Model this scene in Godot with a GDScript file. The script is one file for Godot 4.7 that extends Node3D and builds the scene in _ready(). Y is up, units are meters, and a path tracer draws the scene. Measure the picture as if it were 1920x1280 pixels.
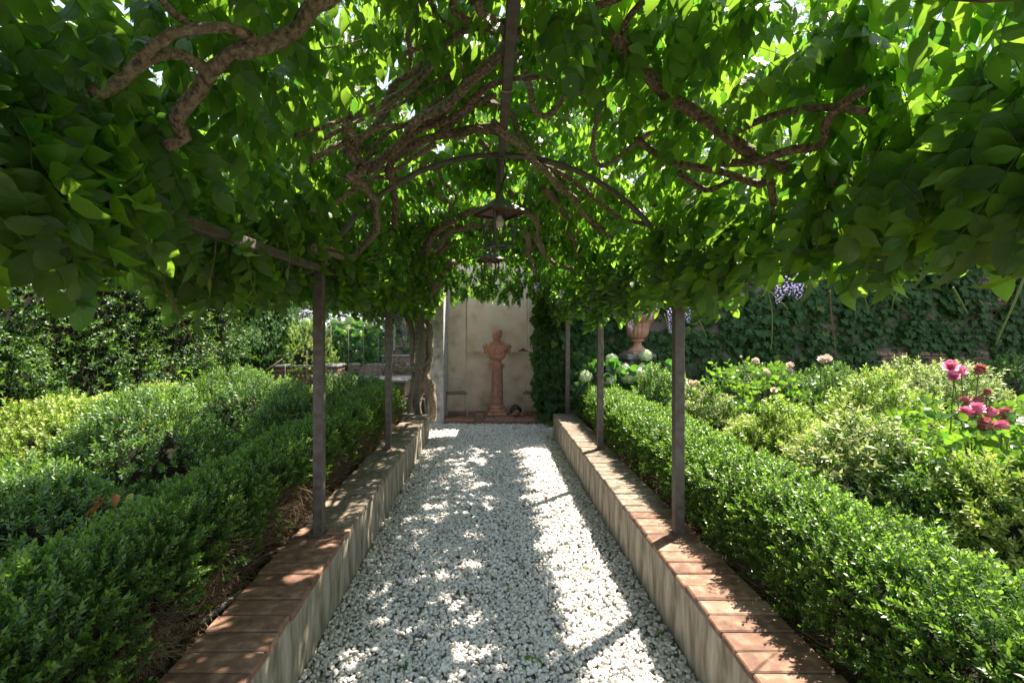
extends Node3D
# World: camera at (0, 1.65, 0) looking along -z down the gravel path; metres.

var rng := RandomNumberGenerator.new()
var bump_noise := FastNoiseLite.new()
var clump_noise := FastNoiseLite.new()
var used := {}
var M := {}

# ---------------------------------------------------------------- nodes
func numbered(called: String) -> String:
	if not used.has(called):
		used[called] = 0
		return called
	used[called] += 1
	return "%s_%03d" % [called, used[called]]

func thing(called: String, label: String, category: String, at := Vector3.ZERO, turn := 0.0, group := "") -> Node3D:
	var o := Node3D.new()
	o.name = numbered(called)
	add_child(o)
	o.position = at
	o.rotation.y = turn
	tag(o, label, category, group)
	return o

func tag(o: Node, label: String, category: String, group := "") -> void:
	o.set_meta("label", label)
	o.set_meta("category", category)
	if group != "":
		o.set_meta("group", group)

func part(called: String, mesh: Mesh, parent: Node, t := Transform3D.IDENTITY) -> MeshInstance3D:
	var o := MeshInstance3D.new()
	o.name = called
	o.mesh = mesh
	o.transform = t
	parent.add_child(o, true)
	return o

func setting(called: String, mesh: Mesh, label: String, category: String) -> MeshInstance3D:
	var o := MeshInstance3D.new()
	o.name = numbered(called)
	o.mesh = mesh
	add_child(o)
	o.set_meta("kind", "structure")
	tag(o, label, category)
	return o

func clone(o: Node3D, label: String, at: Vector3, turn := 0.0, size := 1.0) -> Node3D:
	var c: Node3D = o.duplicate()
	c.name = numbered(String(o.name).rstrip("0123456789").rstrip("_"))
	add_child(c)
	c.position = at
	c.rotation.y = turn
	c.scale = Vector3.ONE * size
	c.set_meta("label", label)
	return c

func in_view(p: Vector3) -> bool:
	var d := -p.z
	if d < 0.3:
		return false
	var u := p.x / d
	var v := (p.y - 1.65) / d
	return u > -1.05 and u < 1.14 and v > -0.75 and v < 0.7

func scatter(parent: Node3D, mesh: Mesh, spots: Array, called: String, n_parts: int, rest := "foliage", tints := PackedColorArray()) -> void:
	# the copies nearest to the path's mouth are parts, the others one mass
	var order := []
	var base := parent.position
	for i in spots.size():
		var p: Vector3 = spots[i].origin + base
		order.append([(p - Vector3(0, 1.65, 0)).length() if in_view(p) else 1000.0 + i, i])
	if n_parts > 0:
		order.sort_custom(func(a, b): return a[0] < b[0])
	var k := 0
	while k < n_parts and k < order.size() and order[k][0] < 1000.0:
		part(called, mesh, parent, spots[order[k][1]])
		k += 1
	if k >= order.size():
		return
	var mm := MultiMesh.new()
	mm.transform_format = MultiMesh.TRANSFORM_3D
	mm.use_colors = tints.size() > 0
	mm.mesh = mesh
	mm.instance_count = order.size() - k
	for i in range(k, order.size()):
		mm.set_instance_transform(i - k, spots[order[i][1]])
		if tints.size() > 0:
			mm.set_instance_color(i - k, tints[order[i][1] % tints.size()])
	var o := MultiMeshInstance3D.new()
	o.name = rest
	o.multimesh = mm
	o.set_meta("kind", "stuff")
	parent.add_child(o, true)

# ---------------------------------------------------------------- materials
func lin(r: float, g: float, b: float) -> Color:
	return Color(r, g, b).linear_to_srgb()

func mat(c: Color, rough := 0.8, metal := 0.0) -> StandardMaterial3D:
	var m := StandardMaterial3D.new()
	m.albedo_color = c
	m.roughness = rough
	m.metallic = metal
	return m

func leaf_mat(r: float, g: float, b: float, through: Color, share: float, rough := 0.45) -> StandardMaterial3D:
	var m := mat(lin(r, g, b), rough)
	m.backlight_enabled = true
	m.backlight = Color(through.r * share * 2.0, through.g * share * 2.0, through.b * share * 2.0).linear_to_srgb()
	m.cull_mode = BaseMaterial3D.CULL_DISABLED
	return m

func noise_tex(sd: int, freq: float, stops: Array, cols: Array, size := 512, octaves := 5, type := FastNoiseLite.TYPE_SIMPLEX_SMOOTH) -> NoiseTexture2D:
	var n := FastNoiseLite.new()
	n.seed = sd
	n.frequency = freq
	n.fractal_octaves = octaves
	n.noise_type = type
	var t := NoiseTexture2D.new()
	t.noise = n
	t.width = size
	t.height = size
	t.seamless = true
	var g := Gradient.new()
	g.offsets = PackedFloat32Array(stops)
	var cc := PackedColorArray()
	for c in cols:
		cc.append(c.linear_to_srgb())
	g.colors = cc
	t.color_ramp = g
	return t

func surf(tex: Texture2D, scale: Vector3, rough := 0.85, bump: Texture2D = null, bump_cm := 0.5, world := true) -> StandardMaterial3D:
	var m := StandardMaterial3D.new()
	m.albedo_texture = tex
	m.roughness = rough
	m.uv1_triplanar = true
	m.uv1_world_triplanar = world
	m.uv1_scale = scale
	if bump:
		m.heightmap_enabled = true
		m.heightmap_texture = bump
		m.heightmap_scale = bump_cm
	return m

func vein_tex() -> ImageTexture:
	var w := 128
	var im := Image.create(w, w, false, Image.FORMAT_RGB8)
	for y in w:
		for x in w:
			var u := absf(x / float(w - 1) - 0.5) * 2.0
			var v := y / float(w - 1)
			var h := 0.55 - 0.45 * exp(-u * u * 90.0)
			var s := fposmod(v * 9.0 - u * 2.6, 1.0) - 0.5
			h -= 0.3 * exp(-s * s * 60.0) * (1.0 - u * 0.5)
			im.set_pixel(x, y, Color(h, h, h))
	return ImageTexture.create_from_image(im)

func make_materials() -> void:
	var k := func(r, g, b): return Color(r, g, b)
	var grain := noise_tex(3, 0.02, [0.0, 0.5, 1.0], [k.call(0, 0, 0), k.call(0.3, 0.3, 0.3), k.call(1, 1, 1)], 512, 6)
	var fine := noise_tex(4, 0.06, [0.0, 1.0], [k.call(0, 0, 0), k.call(1, 1, 1)], 512, 5)
	M.soil = surf(noise_tex(5, 0.03, [0.2, 0.5, 0.8], [k.call(0.03, 0.022, 0.014), k.call(0.075, 0.05, 0.03), k.call(0.13, 0.09, 0.055)]), Vector3.ONE * 0.8, 0.95, fine, 2.0)
	M.grit = surf(noise_tex(6, 0.05, [0.2, 0.55, 0.85], [k.call(0.2, 0.18, 0.15), k.call(0.36, 0.34, 0.3), k.call(0.5, 0.48, 0.44)]), Vector3.ONE * 3.0, 0.95, fine, 1.0)
	M.render = surf(noise_tex(7, 0.012, [0.05, 0.35, 0.6, 0.9], [k.call(0.14, 0.12, 0.085), k.call(0.25, 0.215, 0.16), k.call(0.34, 0.30, 0.235), k.call(0.44, 0.395, 0.32)], 512, 6), Vector3(1.9, 0.42, 1.9), 0.9, grain, 0.5)
	var dark := k.call(0.02, 0.012, 0.008)
	M.cotto = []
	for c in [[0.235, 0.125, 0.082, 0.38, 0.24, 0.17], [0.175, 0.09, 0.06, 0.30, 0.175, 0.12], [0.29, 0.175, 0.125, 0.43, 0.3, 0.225]]:
		M.cotto.append(surf(noise_tex(20 + M.cotto.size(), 0.022, [0.04, 0.22, 0.5, 0.85], [k.call(0.07, 0.045, 0.03), k.call(c[0] * 0.8, c[1] * 0.8, c[2] * 0.8), k.call(c[0], c[1], c[2]), k.call(c[3], c[4], c[5])], 512, 6), Vector3.ONE * 1.1, 0.85, grain, 0.25))
	M.dusty = []
	for c in [[0.25, 0.2, 0.155, 0.42, 0.36, 0.29], [0.21, 0.165, 0.125, 0.36, 0.29, 0.23]]:
		M.dusty.append(surf(noise_tex(25 + M.dusty.size(), 0.02, [0.04, 0.25, 0.55, 0.88], [k.call(0.08, 0.07, 0.055), k.call(c[0] * 0.78, c[1] * 0.78, c[2] * 0.78), k.call(c[0], c[1], c[2]), k.call(c[3], c[4], c[5])], 512, 6), Vector3.ONE * 1.7, 0.9, grain, 0.25))
	M.plaster = surf(noise_tex(30, 0.008, [0.1, 0.32, 0.55, 0.85], [k.call(0.52, 0.4, 0.29), k.call(0.66, 0.54, 0.42), k.call(0.72, 0.61, 0.49), k.call(0.77, 0.68, 0.57)], 512, 6), Vector3.ONE * 0.6, 0.92, grain, 0.3)
	M.panel = surf(noise_tex(31, 0.008, [0.1, 0.4, 0.8], [k.call(0.65, 0.52, 0.37), k.call(0.75, 0.63, 0.48), k.call(0.79, 0.69, 0.55)], 512, 6), Vector3.ONE * 0.6, 0.92, grain, 0.2)
	M.grey_plaster = surf(noise_tex(32, 0.01, [0.12, 0.4, 0.6, 0.9], [k.call(0.28, 0.27, 0.27), k.call(0.42, 0.41, 0.41), k.call(0.52, 0.51, 0.5), k.call(0.6, 0.59, 0.58)], 512, 6), Vector3.ONE * 1.1, 0.92, grain, 0.3)
	M.floor = surf(noise_tex(33, 0.03, [0.1, 0.5, 0.9], [k.call(0.1, 0.06, 0.045), k.call(0.22, 0.14, 0.105), k.call(0.33, 0.24, 0.19)]), Vector3.ONE * 1.4, 0.85, grain, 0.3)
	M.bark = []
	for c in [[0.09, 0.065, 0.045, 0.30, 0.235, 0.17, 0.5, 0.42, 0.32], [0.06, 0.042, 0.03, 0.22, 0.155, 0.105, 0.38, 0.28, 0.19], [0.07, 0.058, 0.036, 0.2, 0.165, 0.11, 0.34, 0.3, 0.22]]:
		var b := surf(noise_tex(40 + M.bark.size(), 0.02, [0.15, 0.5, 0.85], [k.call(c[0], c[1], c[2]), k.call(c[3], c[4], c[5]), k.call(c[6], c[7], c[8])], 512, 6), Vector3(4, 4, 4), 0.92, grain, 2.5)
		M.bark.append(b)
	M.iron = surf(noise_tex(50, 0.02, [0.12, 0.27, 0.34, 0.9], [k.call(0.12, 0.062, 0.038), k.call(0.1, 0.068, 0.052), k.call(0.1, 0.088, 0.078), k.call(0.15, 0.13, 0.115)], 512, 5), Vector3.ONE * 1.2, 0.62, grain, 0.08)
	M.green_iron = surf(noise_tex(51, 0.03, [0.1, 0.5, 0.9], [k.call(0.05, 0.055, 0.05), k.call(0.10, 0.125, 0.115), k.call(0.16, 0.15, 0.12)], 512, 5), Vector3.ONE * 4.0, 0.55, grain, 0.08)
	M.rust = mat(lin(0.16, 0.06, 0.035), 0.8)
	M.roof_metal = surf(noise_tex(52, 0.03, [0.1, 0.5, 0.9], [k.call(0.07, 0.065, 0.07), k.call(0.15, 0.14, 0.145), k.call(0.22, 0.2, 0.2)], 256, 5), Vector3.ONE * 4.0, 0.5, grain, 0.08)
	M.roof_metal.metallic = 0.3
	M.terracotta = surf(noise_tex(53, 0.02, [0.12, 0.35, 0.6, 0.9], [k.call(0.34, 0.16, 0.11), k.call(0.43, 0.215, 0.15), k.call(0.5, 0.26, 0.185), k.call(0.56, 0.33, 0.25)], 512, 6), Vector3.ONE * 1.0, 0.88, grain, 0.2)
	M.old_terracotta = surf(noise_tex(54, 0.02, [0.12, 0.35, 0.6, 0.9], [k.call(0.25, 0.13, 0.1), k.call(0.32, 0.17, 0.13), k.call(0.38, 0.205, 0.155), k.call(0.44, 0.27, 0.21)], 512, 6), Vector3.ONE * 1.0, 0.9, grain, 0.2)
	M.stone = surf(noise_tex(55, 0.015, [0.1, 0.5, 0.9], [k.call(0.1, 0.095, 0.085), k.call(0.24, 0.23, 0.21), k.call(0.38, 0.37, 0.35)], 512, 6), Vector3.ONE * 1.5, 0.9, grain, 0.6)
	M.brick = []
	for c in [[0.24, 0.13, 0.09], [0.3, 0.2, 0.14], [0.2, 0.16, 0.12]]:
		M.brick.append(surf(noise_tex(60 + M.brick.size(), 0.03, [0.1, 0.5, 0.9], [k.call(c[0] * 0.5, c[1] * 0.5, c[2] * 0.5), k.call(c[0], c[1], c[2]), k.call(c[0] * 1.5, c[1] * 1.6, c[2] * 1.7)], 256, 5), Vector3.ONE * 2.5, 0.92, grain, 0.4))
	M.mortar = mat(lin(0.17, 0.145, 0.115), 0.95)
	M.chair = mat(lin(0.16, 0.11, 0.085), 0.5)
	M.pale_metal = mat(lin(0.5, 0.47, 0.42), 0.45)
	M.dark_metal = mat(lin(0.03, 0.022, 0.018), 0.5)
	M.bulb = mat(lin(0.75, 0.72, 0.6), 0.25)
	M.bulb.clearcoat_enabled = true
	M.plastic = mat(lin(0.62, 0.6, 0.55), 0.5)
	var vein := vein_tex()
	var yg = k.call(0.55, 1.0, 0.07)
	var gg = k.call(0.37, 1.0, 0.08)
	M.wist = [leaf_mat(0.034, 0.088, 0.013, yg, 0.26, 0.38), leaf_mat(0.026, 0.068, 0.014, gg, 0.19, 0.36), leaf_mat(0.062, 0.12, 0.016, yg, 0.34, 0.4)]
	for m in M.wist:
		m.heightmap_enabled = true
		m.heightmap_texture = vein
		m.heightmap_scale = 0.22
	M.stalk = leaf_mat(0.09, 0.14, 0.035, yg, 0.1, 0.6)
	M.whip = leaf_mat(0.17, 0.2, 0.06, yg, 0.12, 0.6)
	M.wand = leaf_mat(0.17, 0.11, 0.055, yg, 0.03, 0.7)
	M.box = [leaf_mat(0.03, 0.072, 0.013, gg, 0.16, 0.36), leaf_mat(0.02, 0.05, 0.012, gg, 0.11, 0.34), leaf_mat(0.07, 0.125, 0.02, yg, 0.22, 0.4)]
	M.twig = mat(lin(0.05, 0.035, 0.02), 0.95)
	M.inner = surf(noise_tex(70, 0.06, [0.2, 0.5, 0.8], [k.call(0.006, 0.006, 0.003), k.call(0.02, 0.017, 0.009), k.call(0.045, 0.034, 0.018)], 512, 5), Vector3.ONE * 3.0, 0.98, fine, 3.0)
	M.dry = mat(lin(0.17, 0.115, 0.065), 0.9)
	M.shrub = [leaf_mat(0.05, 0.11, 0.03, yg, 0.16, 0.45), leaf_mat(0.03, 0.08, 0.022, gg, 0.14, 0.42), leaf_mat(0.09, 0.16, 0.04, yg, 0.2, 0.45)]
	M.pale = [leaf_mat(0.22, 0.28, 0.05, yg, 0.24, 0.45), leaf_mat(0.09, 0.15, 0.03, yg, 0.2, 0.42), leaf_mat(0.34, 0.36, 0.09, k.call(0.75, 1.0, 0.12), 0.22, 0.5)]
	M.cream = [leaf_mat(0.14, 0.21, 0.06, yg, 0.2, 0.45), leaf_mat(0.06, 0.12, 0.03, gg, 0.16, 0.42), leaf_mat(0.4, 0.4, 0.17, k.call(0.8, 1.0, 0.25), 0.2, 0.5)]
	M.laurel = [leaf_mat(0.032, 0.075, 0.02, gg, 0.12, 0.42), leaf_mat(0.018, 0.05, 0.016, gg, 0.1, 0.4), leaf_mat(0.06, 0.115, 0.022, yg, 0.16, 0.42)]
	for m in M.laurel:
		m.metallic_specular = 0.4
	M.ivy = [leaf_mat(0.034, 0.08, 0.018, gg, 0.1, 0.5), leaf_mat(0.022, 0.055, 0.014, gg, 0.08, 0.5), leaf_mat(0.085, 0.125, 0.026, yg, 0.12, 0.5), leaf_mat(0.04, 0.09, 0.03, gg, 0.1, 0.5)]
	for m in M.ivy:
		m.metallic_specular = 0.3
	M.conifer = [leaf_mat(0.012, 0.035, 0.014, gg, 0.05, 0.5), leaf_mat(0.02, 0.05, 0.018, gg, 0.06, 0.5)]
	M.rose_leaf = [leaf_mat(0.03, 0.085, 0.016, yg, 0.2, 0.33), leaf_mat(0.02, 0.06, 0.014, gg, 0.16, 0.3), leaf_mat(0.055, 0.125, 0.02, yg, 0.2, 0.36)]
	M.pink = [leaf_mat(0.68, 0.17, 0.36, k.call(1, 0.12, 0.25), 0.2, 0.6), leaf_mat(0.82, 0.45, 0.58, k.call(1, 0.25, 0.4), 0.2, 0.6)]
	M.faded = [leaf_mat(0.5, 0.24, 0.25, k.call(1, 0.4, 0.4), 0.15, 0.7), leaf_mat(0.3, 0.06, 0.07, k.call(1, 0.25, 0.25), 0.12, 0.7)]
	M.blush = [leaf_mat(0.72, 0.55, 0.46, k.call(1, 0.8, 0.65), 0.2, 0.6), leaf_mat(0.78, 0.68, 0.62, k.call(1, 0.9, 0.8), 0.2, 0.6)]
	M.snow = [leaf_mat(0.46, 0.56, 0.27, k.call(0.9, 1, 0.6), 0.15, 0.6), leaf_mat(0.58, 0.64, 0.42, k.call(0.9, 1, 0.7), 0.15, 0.6)]
	M.lime = [leaf_mat(0.38, 0.55, 0.18, k.call(0.7, 1, 0.3), 0.15, 0.6), leaf_mat(0.5, 0.62, 0.3, k.call(0.8, 1, 0.4), 0.15, 0.6)]
	M.hyd_leaf = [leaf_mat(0.03, 0.095, 0.03, gg, 0.14, 0.4), leaf_mat(0.022, 0.07, 0.03, gg, 0.1, 0.38)]
	M.lilac = [leaf_mat(0.30, 0.24, 0.6, k.call(0.6, 0.5, 1), 0.2, 0.6), leaf_mat(0.46, 0.4, 0.68, k.call(0.7, 0.6, 1), 0.2, 0.6)]
	M.autumn = [leaf_mat(0.36, 0.13, 0.03, k.call(1, 0.4, 0.08), 0.15, 0.7), leaf_mat(0.3, 0.24, 0.03, k.call(1, 0.9, 0.1), 0.2, 0.6)]
	M.pebble = mat(Color.WHITE, 0.75)
	M.pebble.vertex_color_use_as_albedo = true

# ---------------------------------------------------------------- shapes
func begin() -> SurfaceTool:
	var st := SurfaceTool.new()
	st.begin(Mesh.PRIMITIVE_TRIANGLES)
	return st

func tri(st: SurfaceTool, a: Vector3, b: Vector3, c: Vector3) -> void:
	st.add_vertex(a)
	st.add_vertex(b)
	st.add_vertex(c)

func quad(st: SurfaceTool, a: Vector3, b: Vector3, c: Vector3, d: Vector3) -> void:
	tri(st, a, b, c)
	tri(st, a, c, d)

func done(st: SurfaceTool, m: Material, into: ArrayMesh = null) -> ArrayMesh:
	st.generate_normals()
	var before := into.get_surface_count() if into else 0
	var out: ArrayMesh = st.commit(into)
	if out.get_surface_count() == before:
		return out
	out.surface_set_material(out.get_surface_count() - 1, m)
	return out

func joined(tools: Array, mats: Array) -> ArrayMesh:
	var out := ArrayMesh.new()
	for i in tools.size():
		done(tools[i], mats[i], out)
	return out

func box(st: SurfaceTool, c: Vector3, s: Vector3, ch := 0.004) -> void:
	st.set_smooth_group(-1)
	var h := s / 2.0
	var f := []
	for ax in 3:
		var u := (ax + 1) % 3
		var v := (ax + 2) % 3
		for sg in [-1.0, 1.0]:
			var q := []
			for k in [[-1, -1], [-1, 1], [1, 1], [1, -1]]:
				var p := Vector3.ZERO
				p[ax] = sg * h[ax]
				p[u] = k[0] * (h[u] - ch)
				p[v] = k[1] * (h[v] - ch)
				q.append(c + p)
			if sg > 0:
				quad(st, q[0], q[1], q[2], q[3])
			else:
				quad(st, q[3], q[2], q[1], q[0])
		for su in [-1.0, 1.0]:
			for sv in [-1.0, 1.0]:
				var e := []
				for k in [-1.0, 1.0]:
					var p := Vector3.ZERO
					p[ax] = k * (h[ax] - ch)
					p[u] = su * h[u]
					p[v] = sv * (h[v] - ch)
					var p2 := p
					p2[u] = su * (h[u] - ch)
					p2[v] = sv * h[v]
					e.append(c + p)
					e.append(c + p2)
				if su * sv > 0:
					quad(st, e[0], e[2], e[3], e[1])
				else:
					quad(st, e[1], e[3], e[2], e[0])
	for sx in [-1.0, 1.0]:
		for sy in [-1.0, 1.0]:
			for sz in [-1.0, 1.0]:
				var a := c + Vector3(sx * h.x, sy * (h.y - ch), sz * (h.z - ch))
				var b := c + Vector3(sx * (h.x - ch), sy * h.y, sz * (h.z - ch))
				var d := c + Vector3(sx * (h.x - ch), sy * (h.y - ch), sz * h.z)
				if sx * sy * sz > 0:
					tri(st, a, d, b)
				else:
					tri(st, a, b, d)

func box_mesh(c: Vector3, s: Vector3, m: Material, ch := 0.004) -> ArrayMesh:
	var st := begin()
	box(st, c, s, ch)
	return done(st, m)

func smooth_path(pts: Array, step: float) -> Array:
	var out := []
	for i in pts.size() - 1:
		var p0: Vector3 = pts[maxi(i - 1, 0)]
		var p1: Vector3 = pts[i]
		var p2: Vector3 = pts[i + 1]
		var p3: Vector3 = pts[mini(i + 2, pts.size() - 1)]
		var n := maxi(1, int(ceil((p2 - p1).length() / step)))
		for k in n:
			out.append(p1.cubic_interpolate(p2, p0, p3, k / float(n)))
	out.append(pts[-1])
	return out

func tube(st: SurfaceTool, path: Array, r0: float, r1: float, sides := 6, rough := 0.0, caps := true) -> void:
	st.set_smooth_group(0)
	var n := path.size()
	var rings := []
	var side := Vector3.RIGHT
	var run := 0.0
	for i in n:
		var t: Vector3 = (path[mini(i + 1, n - 1)] - path[maxi(i - 1, 0)]).normalized()
		side = (side - t * side.dot(t))
		if side.length() < 0.05:
			side = t.cross(Vector3(0.3, 0.9, 0.2))
		side = side.normalized()
		var up := t.cross(side)
		if i > 0:
			run += (path[i] - path[i - 1]).length()
		var r := lerpf(r0, r1, i / float(maxi(n - 1, 1)))
		var ring := []
		for k in sides:
			var a := TAU * k / sides
			var rr := r
			if rough > 0.0:
				var w: Vector3 = path[i] + (side * cos(a) + up * sin(a)) * r
				rr *= 1.0 + rough * (bump_noise.get_noise_3dv(w * 60.0) * 0.9 + 0.4 * sin(3.0 * a + run * 14.0) + 0.5 * bump_noise.get_noise_3dv(w * 17.0 + Vector3(9, 0, 0)))
			ring.append(path[i] + (side * cos(a) + up * sin(a)) * rr)
		rings.append(ring)
	for i in n - 1:
		for k in sides:
			var k2 := (k + 1) % sides
			quad(st, rings[i][k], rings[i + 1][k], rings[i + 1][k2], rings[i][k2])
	if caps:
		for k in sides:
			tri(st, path[0], rings[0][k], rings[0][(k + 1) % sides])
			tri(st, path[n - 1], rings[n - 1][(k + 1) % sides], rings[n - 1][k])

func lathe(st: SurfaceTool, prof: Array, sides := 24, c := Vector3.ZERO, flutes := 0, depth := 0.0, from := 0, to := 999) -> void:
	# prof: [radius, height] from the bottom up; flutes cut into the rows from..to
	st.set_smooth_group(0)
	var ring := func(i: int) -> Array:
		var out := []
		for k in sides:
			var a := TAU * k / sides
			var r: float = prof[i][0]
			if flutes > 0 and i >= from and i <= to:
				r *= 1.0 - depth * (0.5 - 0.5 * cos(a * flutes))
			out.append(c + Vector3(r * cos(a), prof[i][1], r * sin(a)))
		return out
	for i in prof.size() - 1:
		var a: Array = ring.call(i)
		var b: Array = ring.call(i + 1)
		for k in sides:
			var k2 := (k + 1) % sides
			quad(st, a[k], a[k2], b[k2], b[k])

func leaf(st: SurfaceTool, o: Vector3, f: Vector3, up: Vector3, L: float, W: float, fine := 0, bend := 0.18, fold := 0.16) -> void:
	st.set_smooth_group(0)
	f = f.normalized()
	var s := f.cross(up).normalized()
	var n := s.cross(f)
	if fine == 0:
		var m := o + f * L * 0.5 - n * W * fold
		var t := o + f * L - n * L * bend
		var l := o + f * L * 0.45 + s * W * 0.5
		var r := o + f * L * 0.45 - s * W * 0.5
		tri(st, o, m, l)
		tri(st, l, m, t)
		tri(st, o, r, m)
		tri(st, m, r, t)
		return
	var ts := [0.0, 0.1, 0.3, 0.55, 0.8, 1.0] if fine == 1 else [0.0, 0.08, 0.2, 0.36, 0.54, 0.7, 0.84, 0.94, 1.0]
	var ws := [0.06, 0.55, 0.98, 0.9, 0.42, 0.0] if fine == 1 else [0.05, 0.48, 0.84, 1.0, 0.94, 0.72, 0.38, 0.14, 0.0]
	var rows := []
	for i in ts.size():
		var t: float = ts[i]
		var c := o + f * L * (t - bend * 0.4 * t * t) - n * bend * L * t * t * 1.4
		var w: float = ws[i] * W * 0.5
		var lift := n * fold * w * 1.3
		var wave := n * W * 0.05 * sin(t * 14.0)
		rows.append([c + s * w + lift + wave, c, c - s * w + lift - wave, t])
	var v := func(p: Vector3, uu: float, vv: float):
		st.set_uv(Vector2(uu, vv))
		st.add_vertex(p)
	for i in rows.size() - 1:
		var a: Array = rows[i]
		var b: Array = rows[i + 1]
		for h in 2:
			var u0 := h * 0.5
			var u1 := u0 + 0.5
			v.call(a[h], u0, a[3]); v.call(a[h + 1], u1, a[3]); v.call(b[h + 1], u1, b[3])
			if i < rows.size() - 2:
				v.call(a[h], u0, a[3]); v.call(b[h + 1], u1, b[3]); v.call(b[h], u0, b[3])

func rvec() -> Vector3:
	var v := Vector3(rng.randfn(), rng.randfn(), rng.randfn())
	return v.normalized() if v.length() > 0.01 else Vector3.UP

func facing(f: Vector3, up: Vector3) -> Basis:
	f = f.normalized()
	var x := up.cross(f)
	if x.length() < 0.02:
		x = Vector3(0.7, 0.1, 0.3).cross(f)
	x = x.normalized()
	return Basis(x, f.cross(x), f)

# a little branch along +z with leaves of two or three tones
func sprig(mats: Array, stem_mat: Material, n: int, stem: float, L: float, W: float, spread := 0.9, fine := 0, bend := 0.15) -> ArrayMesh:
	var tools := []
	for m in mats:
		tools.append(begin())
	var ss := begin()
	tube(ss, [Vector3.ZERO, Vector3(0, stem * 0.03, stem * 0.55), Vector3(0, 0, stem)], L * 0.045 + 0.0006, L * 0.02 + 0.0004, 3, 0.0, false)
	for i in n:
		var t := lerpf(0.18, 1.0, i / float(n - 1))
		var a := i * 2.4 + rng.randf() * 0.7
		var out := Vector3(cos(a), sin(a), 0)
		var f := (out * spread * lerpf(1.0, 0.55, t) + Vector3(0, 0, 0.75)).normalized()
		var sc := rng.randf_range(0.75, 1.15) * lerpf(1.0, 0.85, t)
		var k := 0 if rng.randf() < 0.5 else (1 if rng.randf() < 0.55 else mats.size() - 1)
		if t > 0.85:
			k = mats.size() - 1
		var up := (Vector3(0, 0, 1) - f * 0.7 + rvec() * 0.25).normalized()
		leaf(tools[k], Vector3(0, 0, stem * t), f, up, L * sc, W * sc, fine, bend)
	tools.append(ss)
	return joined(tools, mats + [stem_mat])

func pinnate_points(pairs: int, L: float) -> Array:
	# [place, direction, size] of each leaflet of a wisteria leaf along +z
	var out := []
	for i in pairs:
		var t := 0.26 + 0.66 * i / float(pairs - 1)
		for s in [-1.0, 1.0]:
			var p := Vector3(0, -0.28 * L * t * t, L * t)
			var f := Vector3(s * lerpf(1.0, 0.72, t), -0.42 - rng.randf() * 0.4, 0.42 + rng.randf() * 0.25)
			out.append([p, f, rng.randf_range(0.86, 1.08) * (0.82 + 0.36 * sin(PI * clampf(t, 0, 0.95)))])
	out.append([Vector3(0, -0.28 * L, L), Vector3(0.05, -0.62, 1), 1.1])
	return out

func rachis(L: float, r := 0.0016) -> ArrayMesh:
	var st := begin()
	var pts := []
	for i in 7:
		var t := i / 6.0
		pts.append(Vector3(0, -0.28 * L * t * t, L * t))
	tube(st, pts, r, r * 0.5, 4, 0.0, false)
	return done(st, M.stalk)

func wisteria_leaf(pairs: int, L: float, lf: float, fine: int) -> ArrayMesh:
	var tools := [begin(), begin(), begin()]
	for p in pinnate_points(pairs, L):
		var k := rng.randi_range(0, 2)
		leaf(tools[k], p[0], p[1], Vector3(0, 1, 0.25) + rvec() * 0.45, lf * p[2], lf * rng.randf_range(0.44, 0.56) * p[2], fine, 0.1 + rng.randf() * 0.3, rng.randf_range(0.08, 0.24))
	var out := joined(tools, M.wist)
	var st := begin()
	var pts := []
	for i in 5:
		var t := i / 4.0
		pts.append(Vector3(0, -0.28 * L * t * t, L * t))
	tube(st, pts, 0.0015, 0.0008, 3, 0.0, false)
	return done(st, M.stalk, out)

func ivy_leaf(mats: Array, k: int, size: float) -> ArrayMesh:
	# five lobes, tip along +z, seen from +y
	var st := begin()
	st.set_smooth_group(0)
	var half := [[0.0, -0.06], [0.2, -0.22], [0.42, -0.16], [0.36, 0.08], [0.56, 0.3], [0.3, 0.38], [0.0, 0.95]]
	var wob := rng.randf_range(0.85, 1.15)
	var mid := Vector3(0, 0.0, 0.22) * size
	for s in [-1.0, 1.0]:
		for i in half.size() - 1:
			var a := Vector3(s * half[i][0] * wob, 0.14 * absf(half[i][0]) - 0.1 * half[i][1] * half[i][1], half[i][1]) * size
			var b := Vector3(s * half[i + 1][0] * wob, 0.14 * absf(half[i + 1][0]) - 0.1 * half[i + 1][1] * half[i + 1][1], half[i + 1][1]) * size
			if s > 0:
				tri(st, mid, a, b)
			else:
				tri(st, mid, b, a)
	var stalk := begin()
	tube(stalk, [Vector3(0, -0.02, -0.06) * size, Vector3(0, -0.3, -0.45) * size], size * 0.018, size * 0.018, 3, 0.0, false)
	var out := done(st, mats[k])
	return done(stalk, M.stalk, out)

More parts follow.
